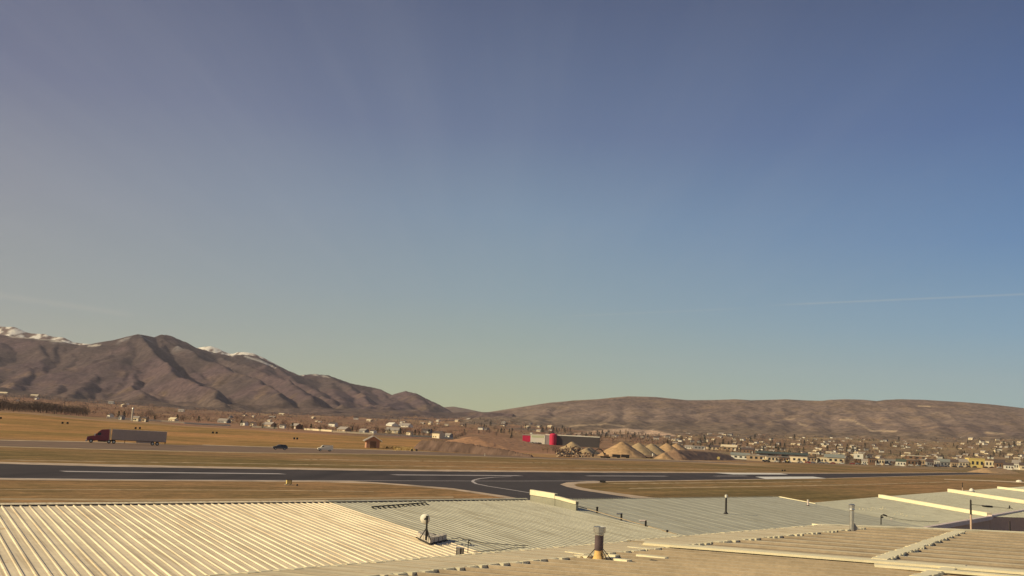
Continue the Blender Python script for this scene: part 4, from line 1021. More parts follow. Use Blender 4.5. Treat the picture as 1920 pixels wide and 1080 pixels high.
mb = MB(); mb.box(S(21.3), S(21.45), S(-1.1), S(1.1), S(.5), S(.65)); mb.box(S(21.3), S(21.45), S(-1), S(-.85), S(.6), S(1.1)); mb.box(S(21.3), S(21.45), S(.85), S(1), S(.6), S(1.1)); mb.obj('bumper_guard', M['dark'], trk)
cabp = [(2.2, .75), (2.25, 2.35), (3.0, 3.25), (3.8, 3.85), (5.9, 4.05), (5.95, .75)]
mb = MB(); mb.prism([(S(a), S(b)) for a, b in cabp], S(-1.2), S(1.2), taper=lambda z: S(.08) if z > S(3) else 0); cab_ = fixn(mb.obj('cab', cabm, trk))
mb = MB(); mb.prism([(S(a), S(b)) for a, b in [(0.1, .6), (.0, 1.1), (.15, 1.7), (1.2, 1.95), (2.25, 2.15), (2.25, .6)]], S(-1.05), S(1.05)); fixn(mb.obj('hood', cabm, trk))
mb = MB(); mb.prism([(S(a), S(b)) for a, b in [(2.2, 2.38), (2.9, 3.12), (2.96, 3.06), (2.3, 2.34)]], S(-1.02), S(1.02)); fixn(mb.obj('windshield', M['glass'], cab_))
mb = MB(); mb.prism([(S(a), S(b)) for a, b in [(2.55, 2.25), (3.0, 2.95), (3.7, 2.95), (3.7, 2.25)]], S(-1.215), S(1.215)); fixn(mb.obj('side_window', M['glass'], cab_))
mb = MB(); mb.box(S(-.25), S(.15), S(-1.2), S(1.2), S(.35), S(.85)); mb.obj('bumper', M['white'], trk)
mb = MB(); mb.box(S(-.04), S(.08), S(-.55), S(.55), S(.9), S(1.6)); mb.obj('grille', M['galv'], trk)
for y in (-.9, .62): mb = MB(); mb.box(S(-.05), S(.14), S(y), S(y + .28), S(1.0), S(1.35)); mb.obj('headlight', M['white'], trk)
for y in (-1.5, 1.3): mb = MB(); mb.box(S(1.95), S(2.15), S(y), S(y + .2), S(1.95), S(2.65)); mb.obj('mirror', M['white'], trk)
mb = MB(); mb.tube((S(6.15), S(-.95), S(1.0)), (S(6.15), S(-.95), S(4.2)), S(.1), n=8); mb.obj('exhaust_stack', M['galv'], trk)
mb = MB(); mb.prism([(S(a), S(b)) for a, b in [(5.2, 3.9), (5.95, 4.2), (5.95, 3.6)]], S(-1.0), S(1.0)); fixn(mb.obj('roof_fairing', M['white'], trk))
mb = MB(); mb.box(S(2.3), S(7.4), S(-.5), S(.5), S(.7), S(1.0)); mb.box(S(3.0), S(5.4), S(-1.15), S(-.6), S(.4), S(.95)); mb.obj('chassis', M['dark'], trk)
for x in (1.2, 6.0, 7.3, 17.9, 19.2):
    for y in (-1.05, 1.05): wheel(trk, S(x), S(y), S(.52), S(.3 if x < 2 else .5))
# dark car
def car(px, py, length_px, prof, paint, label, name, cat, yaw, win, wheels, hgt=1.0, wid=1.8, refL=4.6):
    p = at_ground(px, py); k = pxm(p); L_ = length_px * k / refL
    r = empty(name, p, yaw, label, cat); f = lambda v: v * L_
    mb = MB(); mb.prism([(f(a), f(b)) for a, b in prof], f(-wid / 2), f(wid / 2), taper=lambda z: f(.14) if z > f(1.1) else 0); fixn(mb.obj('body', paint, r))
    for w_ in win:
        mb = MB(); mb.prism([(f(a), f(b)) for a, b in w_], f(-wid / 2 + .01), f(wid / 2 - .01), taper=lambda z: f(.115) if z > f(1.1) else -f(.02)); fixn(mb.obj('window', M['glass'], r))
    for y in (-.62, .42): mb = MB(); mb.box(f(-.02), f(.12), f(y), f(y + .22), f(.62), f(.82)); mb.obj('headlight', M['white'], r)
    mb = MB(); mb.box(f(-.05), f(.12), f(-wid / 2 + .05), f(wid / 2 - .05), f(.3), f(.52)); mb.obj('bumper', paint if name == 'suv' else M['dark'], r)
    for x in wheels:
        for y in (-wid / 2 + .1, wid / 2 - .1): wheel(r, f(x), f(y), f(.34), f(.22))
    return r
darkp = mat('charcoal_car_paint', (.09, .085, .08), .35, spec=.6); whp = mat('white_van_paint', (.70, .62, .50), .45, spec=.5, var=.04)
car(511, 842.6, 27, [(.05, .32), (.0, .75), (.25, .98), (1.0, 1.1), (1.65, 1.58), (2.3, 1.68), (3.9, 1.62), (4.5, 1.2), (4.6, .9), (4.55, .34)], darkp, 'charcoal hatchback driving left on the highway ahead of the white van', 'suv', 'car', rad(18),
    [[(1.2, 1.12), (1.72, 1.5), (2.3, 1.58), (2.3, 1.1)], [(2.4, 1.1), (2.4, 1.58), (3.2, 1.56), (3.2, 1.1)], [(3.3, 1.1), (3.3, 1.55), (3.8, 1.5), (4.25, 1.14)]], (.85, 3.7))
car(595, 845.5, 28, [(.05, .4), (.0, .95), (.2, 1.15), (1.0, 1.3), (1.6, 2.0), (1.9, 2.15), (5.3, 2.15), (5.4, 1.9), (5.4, .45)], whp, 'white cargo van with plain sides driving left on the highway', 'cargo_van', 'van', rad(18),
    [[(1.15, 1.3), (1.62, 1.88), (2.1, 1.88), (2.1, 1.3)]], (.95, 4.3), refL=5.4, wid=2.0)

# ------------------------------------------------------------------ brick shed
p = at_ground(699, 840.5); k = pxm(p); sh = empty('brick_shed', p, rad(14), 'small orange brick shed with a gable roof and brown garage door in the field', 'shed')
w = 12.2 * k; dpt = 26 * k; h = 14.5 * k; rh = 21.5 * k
mb = MB(); mb.add([(-w, 0, 0), (w, 0, 0), (w, 0, h), (0, 0, rh), (-w, 0, h), (-w, dpt, 0), (w, dpt, 0), (w, dpt, h), (0, dpt, rh), (-w, dpt, h)],
    [(0, 1, 2, 3, 4), (9, 8, 7, 6, 5), (0, 5, 6, 1), (1, 6, 7, 2), (4, 9, 5, 0), (2, 7, 8, 3), (3, 8, 9, 4)]); fixn(mb.obj('wall', M['brick'], sh))
mb = MB(); ov = 1.35; t_ = 1.3 * k
for sgn in (-1, 1):
    e = (sgn * w * ov, h - (rh - h) * (ov - 1)); vs = []
    for y in (-3 * k, dpt + 3 * k):
        vs += [(0, y, rh + .05), (e[0], y, e[1] + .05), (e[0], y, e[1] + .05 + t_), (0, y, rh + .05 + t_)]
    mb.add(vs, [(0, 1, 2, 3), (7, 6, 5, 4), (3, 2, 6, 7), (0, 4, 5, 1), (1, 5, 6, 2)])
rf = fixn(mb.obj('roof', M['shingle2'], sh))
mb = MB()
for sgn in (-1, 1):
    e = (sgn * w * ov, h - (rh - h) * (ov - 1)); y = -3.15 * k
    mb.add([(0, y, rh + .0), (e[0], y, e[1]), (e[0], y, e[1] + 1.7 * k), (0, y, rh + 1.7 * k), (0, y + .1, rh + .0), (e[0], y + .1, e[1]), (e[0], y + .1, e[1] + 1.7 * k), (0, y + .1, rh + 1.7 * k)], [(0, 1, 2, 3), (7, 6, 5, 4), (3, 2, 6, 7), (0, 4, 5, 1)])
fixn(mb.obj('bargeboard', M['white'], rf))
mb = MB(); mb.box(-5.6 * k, 5.6 * k, -.06, .02, 0, 12.5 * k); mb.obj('garage_door', M['brown'], sh)
mb = MB(); mb.box(-6.4 * k, -5.6 * k, -.08, .02, 0, 13.2 * k); mb.box(5.6 * k, 6.4 * k, -.08, .02, 0, 13.2 * k); mb.box(-5.6 * k, 5.6 * k, -.08, .02, 12.5 * k, 13.2 * k); mb.obj('door_frame', M['tan'], sh)
p = at_ground(737, 841.5); k = pxm(p)

# ------------------------------------------------------------------ plants
def leaf_clump(mb, c, r, rz, n, size, R, mi=0):
    for i in range(n):
        while True:
            v = Vector((R.uniform(-1, 1), R.uniform(-1, 1), R.uniform(-1, 1)))
            if .15 < v.length < 1: break
        v = v.normalized() * (v.length ** .6)
        q = Vector(c) + Vector((v.x * r, v.y * r, v.z * rz))
        a = Vector((R.gauss(0, 1), R.gauss(0, 1), R.gauss(0, 1))).normalized() * size * R.uniform(.5, 1.3)
        b = a.cross(Vector((R.gauss(0, 1), R.gauss(0, 1), R.gauss(0, 1)))).normalized() * size * R.uniform(.3, .8)
        mb.add([q - a, q + b, q + a], [(0, 1, 2)], mi)
def bare_tree(seed, mt, h=7.0):
    R = random.Random(seed); tr_ = MB(); cr = MB()
    tr_.tube((0, 0, -.3), (R.uniform(-.1, .1), 0, h * .45), h * .035, h * .018, 6)
    for i in range(7):
        a = R.uniform(0, 6.28); z0 = h * R.uniform(.2, .45); l = h * R.uniform(.3, .5); e = Vector((math.cos(a) * l * .6, math.sin(a) * l * .6, z0 + l))
        tr_.tube((0, 0, z0), e, h * .014, h * .004, 4)
        leaf_clump(cr, e, h * .2, h * .2, 16, h * .045, R)
    leaf_clump(cr, (0, 0, h * .55), h * .38, h * .42, 190, h * .055, R)
    return tr_.mesh('trunk', M['bark']), cr.mesh('crown', mt)
def conifer(seed, h=8.0):
    R = random.Random(seed); tr_ = MB(); cr = MB(); tr_.tube((0, 0, -.3), (0, 0, h * .9), h * .03, h * .006, 6)
    for i in range(170):
        z = R.uniform(.08, 1) ** 1.0; a = R.uniform(0, 6.28); rr_ = (1 - z) * h * .24 * R.uniform(.5, 1.1) + .05
        c_ = Vector((math.cos(a) * rr_, math.sin(a) * rr_, z * h)); o_ = Vector((math.cos(a), math.sin(a), -.5)) * h * .07; s_ = Vector((-math.sin(a), math.cos(a), 0)) * h * .045
        cr.add([c_ - o_ * .6, c_ + o_ + s_, c_ + o_ - s_], [(0, 1, 2)])
    return tr_.mesh('trunk', M['bark']), cr.mesh('crown', M['needle'])
PROTO = {'bare_r': [bare_tree(s, M['twig_r']) for s in (1, 2, 3)], 'bare_g': [bare_tree(s, M['twig_g']) for s in (4, 5, 6)], 'bare_y': [bare_tree(s, M['twig_y']) for s in (7, 8)], 'conifer': [conifer(s) for s in (9, 10, 11)]}
def merged(pr):  # trunk and crown in one mesh for far trees
    t, c_ = pr; me = bpy.data.meshes.new('tree'); v = [tuple(q.co) for q in t.vertices] + [tuple(q.co) for q in c_.vertices]; o = len(t.vertices)
    f = [tuple(p_.vertices) for p_ in t.polygons] + [tuple(i + o for i in p_.vertices) for p_ in c_.polygons]; me.from_pydata(v, [], f)
    me.materials.append(t.materials[0]); me.materials.append(c_.materials[0]); me.polygons.foreach_set('material_index', [0] * len(t.polygons) + [1] * len(c_.polygons)); me.update(); return me
FARP = {k_: [merged(p_) for p_ in v_] for k_, v_ in PROTO.items()}
RT_ = random.Random(77)
def tree(kind, p, hm, label, group=None, parts=True, wide=1.0):
    nm = 'conifer' if kind == 'conifer' else 'bare_tree'; ref = 8.0 if kind == 'conifer' else 7.0; s = hm / ref; i = RT_.randrange(len(PROTO[kind])); rz = RT_.uniform(0, 6.28)
    if parts:
        r = empty(nm, p, rz, label, 'tree', group); r.scale = (s * wide, s * wide, s)
        for me, n_ in zip(PROTO[kind][i], ('trunk', 'crown')):
            o = bpy.data.objects.new(n_, me); COL.objects.link(o); o.parent = r
    else:
        r = bpy.data.objects.new(nm, FARP[kind][i]); COL.objects.link(r); r.location = p; r.rotation_euler = (0, 0, rz); r.scale = (s * wide, s * wide, s); tag(r, label, 'tree', group)
    return r
# thick grey wood along the left end of the field
ey = lambda px: float(np.interp(px, [-200, 0, 160, 205, 300, 435, 480, 570, 700, 790, 865], [763, 770, 780, 786, 791, 799, 806, 810, 816, 820, 823]))
for i in range(58):
    px = -30 + i * 3.4 + RT_.uniform(-1, 1); hpx = RT_.uniform(13, 21) * (1 if px < 160 else .7)
    p = T(px, ey(px) - RT_.uniform(-.5, 2.5)); tree('bare_g', p, hpx * pxm(p), 'leafless grey tree in the thick row at the left end of the field', 'leafless row at the left end of the field', wide=1.5)
# row of houses and trees behind the white fence
hp = 60
def house_mesh(seed, wall, roof, w=12, d=9, h=3.2, two=False):
    R = random.Random(seed); h = 5.6 if two else h; mb = MB(); rise = d * .28
    mb.add([(-w / 2, -d / 2, -1.5), (w / 2, -d / 2, -1.5), (w / 2, d / 2, -1.5), (-w / 2, d / 2, -1.5), (-w / 2, -d / 2, h), (w / 2, -d / 2, h), (w / 2, d / 2, h), (-w / 2, d / 2, h), (-w / 2, 0, h + rise), (w / 2, 0, h + rise)],
           [(0, 1, 5, 4), (2, 3, 7, 6), (1, 2, 6, 9, 5), (3, 0, 4, 8, 7)], 0)
    e = .6
    mb.add([(-w / 2 - e, -d / 2 - e, h - .25), (w / 2 + e, -d / 2 - e, h - .25), (w / 2 + e, 0, h + rise + .12), (-w / 2 - e, 0, h + rise + .12), (w / 2 + e, d / 2 + e, h - .25), (-w / 2 - e, d / 2 + e, h - .25)], [(0, 1, 2, 3), (3, 2, 4, 5)], 1)
    for x in (-w * .32, -w * .05): mb.box(x - .7, x + .7, -d / 2 - .06, -d / 2 + .05, 1.0, 2.2, 2)
    mb.box(w * .18, w * .42, -d / 2 - .06, -d / 2 + .05, -.2, 2.3, 3)
    if two: [mb.box(x - .6, x + .6, -d / 2 - .06, -d / 2 + .05, 3.6, 4.8, 2) for x in (-w * .3, 0, w * .3)]
    for y in (-d * .2, d * .2): mb.box(-w / 2 - .06, -w / 2 + .05, y - .6, y + .6, 1.0, 2.2, 2)
    return mb.mesh('house', [M[wall], M[roof], M['glass'], M['white']])
HM = [house_mesh(i, *a) for i, a in enumerate((('cream', 'shingle', 13, 9), ('tan', 'shingle', 15, 10), ('white', 'shingle2', 12, 9), ('grey', 'shingle', 14, 10, 3.2, True), ('cream', 'shingle2', 16, 10, 3.2, True), ('white', 'shingle', 14, 10, 3.4, True), ('brown', 'shingle2', 18, 11), ('tan', 'cream', 18, 10, 3.4)))]
def near_house(px, py, wpx, wall, roof, label, two=False, rz=None):
    p = T(px, py); k = pxm(p); w = wpx * 1.25 * k; d = w * .7; h = (5.2 if two else 3.3); rise = d * .30
    r = empty('house', p, RT_.uniform(-.9, -.2) if rz is None else rz, label, 'house', None)
    mb = MB(); mb.add([(-w / 2, -d / 2, -1.2), (w / 2, -d / 2, -1.2), (w / 2, d / 2, -1.2), (-w / 2, d / 2, -1.2), (-w / 2, -d / 2, h), (w / 2, -d / 2, h), (w / 2, d / 2, h), (-w / 2, d / 2, h), (-w / 2, 0, h + rise), (w / 2, 0, h + rise)],
           [(0, 1, 5, 4), (2, 3, 7, 6), (1, 2, 6, 9, 5), (3, 0, 4, 8, 7)]); mb.obj('wall', M[wall], r)
    e = .5; mb = MB(); mb.add([(-w / 2 - e, -d / 2 - e, h - .2), (w / 2 + e, -d / 2 - e, h - .2), (w / 2 + e, 0, h + rise + .12), (-w / 2 - e, 0, h + rise + .12), (w / 2 + e, d / 2 + e, h - .2), (-w / 2 - e, d / 2 + e, h - .2)], [(0, 1, 2, 3), (3, 2, 4, 5)]); mb.obj('roof', M[roof], r)
    for x in (-.3, 0): mb = MB(); mb.box(w * x - .6, w * x + .6, -d / 2 - .06, -d / 2 + .05, .9, 2.1); mb.obj('window', M['glass'], r)
    mb = MB(); mb.box(w * .22, w * .4, -d / 2 - .06, -d / 2 + .05, 0, 2.1); mb.obj('garage_door', M['white'], r); return r
HS = [(207, 784, 9, 'white', 'shingle', 'white house at the left end of the field fence', False), (228, 787, 8, 'grey', 'shingle', 'grey house among dark trees left of the pale tower', False),
      (256, 790, 9, 'cream', 'shingle2', 'cream house right behind the field fence above the truck', False), (272, 791, 8, 'tan', 'shingle', 'tan house next right of the cream one above the truck', False),
      (325, 792, 12, 'cream', 'cream', 'bright cream house at the middle of the left fence', False), (420, 793, 16, 'grey', 'shingle2', 'long grey house behind a white fence left of centre', False),
      (458, 798, 10, 'white', 'shingle', 'narrow white house with a dark gable beside the field', False), (475, 799, 9, 'cream', 'shingle', 'cream gable right of the narrow white house', False),
      (505, 802, 18, 'tan', 'shingle2', 'wide tan house with a pale roof left of the dark firs', False), (530, 803, 8, 'white', 'shingle', 'small white house beside the wide tan one', False),
      (555, 804, 16, 'brown', 'shingle2', 'brown ranch house with a tan roof above the dark car', False), (625, 800, 12, 'white', 'shingle', 'white two storey house up behind the row above the van', True),
      (645, 811, 18, 'tan', 'shingle2', 'tan house with steep pale gables left of the brick shed', False), (682, 813, 12, 'grey', 'shingle2', 'grey house straight behind the brick shed', False),
      (700, 814, 9, 'white', 'shingle', 'small white house peeping over the brick shed', False), (737, 812, 20, 'cream', 'shingle2', 'long cream house right of the brick shed', False),
      (768, 816, 9, 'cream', 'shingle', 'small cream gable left of the biggest cream house', False), (800, 812, 14, 'grey', 'shingle', 'dark roofed house between two cream ones', False),
      (822, 822, 16, 'cream', 'shingle', 'biggest cream house with a tall sunlit gable above the earth bank', True), (840, 821, 12, 'grey', 'shingle2', 'low grey house at the end of the row above the earth bank', False),
      (735, 799, 16, 'white', 'white', 'long white shed behind the house row', False), (760, 801, 18, 'white', 'shingle2', 'pale barn with a white roof behind the house row', False)]
for a in HS: near_house(*a)
spots_c = [210, 222, 232, 262, 290, 332, 344, 372, 452, 470, 492, 515, 540, 548, 566, 574, 583, 600, 612, 632, 660, 668, 690, 708, 722, 730, 750, 756, 778, 786, 795, 804, 812, 834, 846]
for i, px in enumerate(spots_c):
    p = T(px, ey(px) - RT_.uniform(2.5, 4)); tree('conifer' if i % 3 else 'bare_g', p, RT_.uniform(7, 13) * pxm(p), 'dark tree growing between the houses behind the field fence', 'trees between the houses behind the field fence', wide=1.5)
for i in range(60):
    px = RT_.uniform(200, 880); p = T(px, ey(px) - RT_.uniform(3.5, 9)); tree(RT_.choice(['bare_r', 'bare_g', 'bare_r']), p, RT_.uniform(6, 12) * pxm(p), 'leafless tree behind the row of houses at the field edge', 'leafless trees behind the house row', wide=1.4)
# pale tower, white fences
p = T(247, 789); k = pxm(p); tw = empty('grain_silo', p, 0, 'slim pale silo rising over the trees above the truck', 'silo')
mb = MB(); mb.lathe([(1.6 * k, 0), (1.6 * k, 22 * k)], 12); mb.obj('drum', M['concrete'], tw); mb = MB(); mb.lathe([(1.8 * k, 22 * k), (1.2 * k, 24 * k), (.2 * k, 25 * k)], 12); mb.obj('roof', M['galv'], tw)
def fence(pts, hpx, label):
    g = [T(*q) for q in pts]; r = empty('white_fence', g[0], 0, label, 'fence'); o_ = g[0]
    for a, b in zip(g[:-1], g[1:]):
        n = max(1, int((b - a).length / 12))
        for i in range(n):
            p0, p1 = a.lerp(b, i / n) - o_, a.lerp(b, (i + 1) / n) - o_; h = UZ * hpx * 1.35 * pxm(a); s = UZ * .15; mb = MB(); t = Vector((0, .06, 0))
            z0 = float(valley(*(p0 + o_).xy)) - o_.z; z1 = float(valley(*(p1 + o_).xy)) - o_.z; p0.z = z0; p1.z = z1
            vs = [p0, p1, p1 + h, p0 + h]; mb.add(vs + [v + t for v in vs], [(0, 1, 2, 3), (7, 6, 5, 4), (3, 2, 6, 7), (0, 3, 7, 4), (1, 5, 6, 2)]); mb.obj('fence_panel', M['fence'], r)
            mb = MB(); mb.box(p0.x - .09, p0.x + .09, p0.y - .12, p0.y + .1, p0.z - .3, p0.z + h.z + .12); mb.obj('post', M['white'], r)
fence([(200, 784.5), (300, 790.5), (345, 794)], 2.2, 'white fence along the field directly above the truck')
fence([(345, 794.5), (432, 799)], 2.2, 'white fence between the two dark tree clumps left of centre')
fence([(470, 801.5), (520, 804)], 2.4, 'short white fence left of the brown ranch house')
fence([(568, 806), (622, 809.5)], 2.4, 'white fence stretch above the white van')
fence([(622, 810.5), (700, 815), (770, 819), (850, 823.5)], 2.2, 'white fence behind the brick shed running to the earth bank')

# scattered woods and brush of the valley floor, too many to count
def scatter(name, n, region, hpx, wpx, mats, seed, tri=9):
    R = random.Random(seed); mb = MB(); c_ = 0
    while c_ < n:
        px = R.uniform(*region[0]); y0, y1 = region[1](px); py = R.uniform(y0, y1)
        dens = vnoise(px / 30, py / 4, seed + 3)
        if dens < .28: c_ += .3; continue
        p = T(px, py, 480); k = pxm(p); h = R.uniform(*hpx) * k; w = R.uniform(*wpx) * k; h = min(h, 9); w = min(w, 16); mi = min(len(mats) - 1, int(dens * len(mats) * 1.1 + R.uniform(-.6, .6))) ; mi = max(0, mi)
        leaf_clump(mb, (p.x, p.y, p.z + h * .5), w * .5, h * .5, tri, h * .33, R, mi); c_ += 1
    return tag(mb.obj(name, [M[q] for q in mats]), kind='stuff')
foot_y = lambda px: float(np.interp(px, [0, 200, 400, 600, 800, 900, 1000, 1100, 1300, 1500], [738, 748, 764, 772, 782, 782, 792, 804, 812, 815]))
scatter('valley_woods', 3800, ((-40, 870), lambda px: (foot_y(px), ey(px) - 5)), (2, 5), (4, 14), ['twig_r', 'twig_g', 'twig_r', 'twig_y'], 5)
scatter('valley_woods', 900, ((860, 1240), lambda px: (foot_y(px) + 2, float(np.interp(px, [860, 980, 1100, 1240], [816, 815, 822, 826])))), (2, 5), (4, 12), ['twig_r', 'twig_y', 'twig_r', 'twig_g'], 6)
bot_y = lambda px: float(np.interp(px, [1240, 1400, 1500, 1600, 1700, 1800, 1930], [832, 850, 856, 860, 862, 864, 868]))
top_y = lambda px: float(np.interp(px, [1240, 1400, 1500, 1600, 1700, 1800, 1930], [817, 814, 818, 822, 816, 808, 810]))
scatter('town_shrubs', 4200, ((1180, 1940), lambda px: (top_y(px), bot_y(px) + 3)), (1.5, 4.5), (3, 9), ['twig_r', 'needle', 'twig_y', 'twig_g', 'twig_r'], 8)

# town on the right slope: every house its own object
def far_house(me, p, s, rz, label, group):
    o = bpy.data.objects.new('house', me); COL.objects.link(o); o.location = p; o.rotation_euler = (0, 0, rz); o.scale = (s, s, s); return tag(o, label, 'house', group)
taken = []
def town(n, region, sc, label, group, seed, models=range(8)):
    R = random.Random(seed); k_ = 0; tries = 0
    while k_ < n and tries < n * 12:
        tries += 1; px = R.uniform(*region[0]); y0, y1 = region[1](px); py = R.uniform(y0, y1)
        if any(abs(px - a) < 5.5 and abs(py - b) < 2.2 for a, b in taken): continue
        p = T(px, py, 500); wpx = R.uniform(*sc); s = min(2.2, max(.55, wpx * pxm(p) / 14)); taken.append((px, py))
        far_house(HM[R.choice(list(models))], p, s, R.uniform(-1.3, .1), label, group); k_ += 1
town(212, ((1245, 1935), lambda px: (top_y(px), bot_y(px))), (3.5, 8), 'small house in the crowded neighbourhood on the lower right slope', 'houses of the slope neighbourhood', 3)
town(16, ((-20, 420), lambda px: (foot_y(px) - 2, foot_y(px) + 14)), (6, 13), 'pale farmhouse at the foot of the left mountains', 'farmhouses below the left mountains', 4, (2, 5, 7))
town(26, ((380, 870), lambda px: (foot_y(px) + 4, ey(px) - 9)), (5, 9), 'small farmhouse among the reddish woods left of centre', 'farmhouses in the reddish woods', 14)
town(34, ((780, 1240), lambda px: (foot_y(px), foot_y(px) + 24)), (5, 11), 'small house scattered in the middle of the valley', 'houses in the middle valley', 5)
for i in range(165):
    px = RT_.uniform(1240, 1925); y0, y1 = top_y(px) + 6, bot_y(px) + 3; t = RT_.random() ** .6; p = T(px, y0 + (y1 - y0) * t)
    tree(RT_.choice(['conifer', 'conifer', 'bare_g']), p, RT_.uniform(5, 11) * pxm(p), 'small tree among the houses of the lower right slope', 'trees among the slope houses', parts=False, wide=1.3)
for i in range(110):
    px = RT_.uniform(870, 1240); p = T(px, RT_.uniform(foot_y(px) + 8, 824)); tree(RT_.choice(['conifer', 'conifer', 'bare_g', 'conifer']), p, RT_.uniform(5, 10) * pxm(p), 'small tree in the middle of the valley floor', 'trees of the middle valley', parts=False, wide=1.3)

# ------------------------------------------------------------------ buildings along the far side of the airfield
def building(x0, x1, yt, yb, wall, roof, label, style='gable', depth=.6, rz=0.0, nwin=3, door=True, cat='building', d=None, name='building'):
    cx = (x0 + x1) / 2; p = T(cx, yb, 300) if d is None else DP(cx, yb, d); k = pxm(p); w = (x1 - x0) * k; H = (yb - yt) * k; D = min(w * depth, 40)
    r = empty(name, p, rz, label, cat); hw = H * (.62 if style == 'gable' else .9)
    mb = MB(); mb.box(-w / 2, w / 2, 0, D, -1.5, hw); mb.obj('wall', M[wall], r)
    if style == 'gable':
        mb = MB(); e = w * .04; mb.add([(-w / 2 - e, -e, hw - .1), (w / 2 + e, -e, hw - .1), (w / 2 + e, D / 2, H), (-w / 2 - e, D / 2, H), (w / 2 + e, D + e, hw - .1), (-w / 2 - e, D + e, hw - .1)], [(0, 1, 2, 3), (3, 2, 4, 5), (1, 4, 2), (0, 3, 5)]); mb.obj('roof', M[roof], r)
    elif style == 'front':
        mb = MB(); e = w * .05; mb.add([(-w / 2 - e, -.4, hw - .1), (0, -.4, H), (w / 2 + e, -.4, hw - .1), (-w / 2 - e, D, hw - .1), (0, D, H), (w / 2 + e, D, hw - .1), (-w / 2 - e, -.4, hw - .5), (w / 2 + e, -.4, hw - .5)], [(0, 3, 4, 1), (1, 4, 5, 2), (6, 7, 2, 1, 0)]); mb.obj('roof', M[roof], r)
    else:
        mb = MB(); mb.box(-w / 2 - .2, w / 2 + .2, -.25, D + .2, hw, H); mb.obj('roof', M[roof], r)
    for i in range(nwin):
        x = -w / 2 + w * (i + .7) / (nwin + .6); mb = MB(); mb.box(x, x + w * .55 / (nwin + 1), -.08, .02, hw * .35, hw * .75); mb.obj('window', M['glass'], r)
    if door: mb = MB(); mb.box(w * .36, w * .36 + min(w * .1, 4), -.08, .02, 0, hw * .6); mb.obj('door', M['brown'] if wall in ('white', 'cream', 'yellow') else M['white'], r)
    return r
BL = [(1284, 1299, 835, 842, 'white', 'shingle2', 'small white building left of the grey one behind the gravel piles', 'gable'),
      (1299, 1322, 836, 843, 'grey', 'shingle2', 'low grey building behind the long gravel mound', 'flat'),
      (1326, 1350, 835, 843, 'cream', 'shingle', 'cream building with dark roof above the orange sign', 'gable'),
      (1352, 1380, 834, 845, 'tan', 'cream', 'wide tan building with cream roof above the teal roof', 'gable'),
      (1390, 1412, 839, 850, 'brown', 'shingle', 'dark brown house behind the teal roofed one', 'gable'),
      (1371, 1404, 849, 861, 'white', 'teal', 'white building with a long teal roof at the end of the mound', 'gable'),
      (1400, 1433, 852.5, 864, 'tan', 'shingle2', 'tan workshop with a wide low gable beside the yellow truck', 'front'),
      (1437, 1460, 855, 866, 'cream', 'shingle2', 'grey gabled cream shop right of the yellow truck', 'front'),
      (1461, 1480, 857, 866.5, 'brown', 'shingle', 'brown shop with a dark arched gable along the field', 'front'),
      (1424, 1512, 848, 858, 'grey', 'green', 'very long low building with a dark green roof behind the shops', 'gable'),
      (1481, 1513, 856, 867, 'cream', 'shingle2', 'cream garage row in front of the green roofed building', 'flat'),
      (1513, 1532, 857, 867, 'tan', 'shingle', 'small tan shop between the garage row and the cream box', 'front'),
      (1532, 1550, 858, 868, 'cream', 'cream', 'plain cream box building left of the grey roofed hall', 'flat'),
      (1549, 1582, 852, 868.5, 'cream', 'teal', 'hall with a wide grey roof and bright wall panels', 'gable'),
      (1602, 1617, 851.5, 870, 'brown', 'white', 'narrow building topped by a big white board', 'flat'),
      (1616, 1629, 861, 871, 'white', 'shingle2', 'small white cottage right of the big white board', 'gable'),
      (1629, 1643, 858, 872, 'brown', 'shingle', 'dark gabled barn between white cottage and cream shed', 'front'),
      (1641, 1658, 860, 872, 'cream', 'shingle2', 'pale greenish cream shed with a rounded look', 'front'),
      (1658, 1681, 861, 872.5, 'grey', 'shingle2', 'low dark grey warehouse right of the pale cream shed', 'flat'),
      (1681, 1698, 861, 874, 'white', 'green', 'white shop with green trim near the middle of the row', 'gable'),
      (1698, 1738, 854.5, 862, 'brown', 'white', 'long building with a bright white flat roof set behind the row', 'flat'),
      (1699, 1722, 862, 873, 'brown', 'shingle2', 'brown brick shop right of the green trimmed one', 'flat'),
      (1722, 1739, 861, 874, 'tan', 'shingle2', 'tan two storey shop with a sunlit gable', 'front'),
      (1738, 1751, 861, 875, 'grey', 'shingle', 'purple grey house with a dark roof in the shop row', 'gable'),
      (1752, 1762, 862, 875, 'white', 'shingle2', 'bright white narrow gable end left of the blue grey house', 'front'),
      (1761, 1783, 861, 875, 'grey', 'teal', 'blue grey house with a teal grey roof', 'gable'),
      (1784, 1797, 862, 876, 'tan', 'shingle', 'small tan house between the blue grey and cream ones', 'gable'),
      (1797, 1816, 861, 876, 'cream', 'shingle2', 'cream house left of the yellow building', 'gable'),
      (1817, 1846, 860, 877, 'yellow', 'yellow', 'big bright yellow commercial building', 'flat'),
      (1846, 1867, 863, 877, 'cream', 'brown', 'peach coloured shop right of the yellow building', 'flat'),
      (1866, 1884, 862, 878, 'brown', 'shingle', 'dark roofed brown house beyond the low mound', 'gable'),
      (1884, 1900, 868, 881, 'white', 'shingle', 'white house behind the low mound near the right edge', 'gable'),
      (1900, 1914, 863, 881, 'white', 'shingle2', 'tall white building last but one at the right edge', 'gable'),
      (1914, 1932, 868, 882, 'cream', 'shingle', 'cream building cut by the right edge of the view', 'gable')]
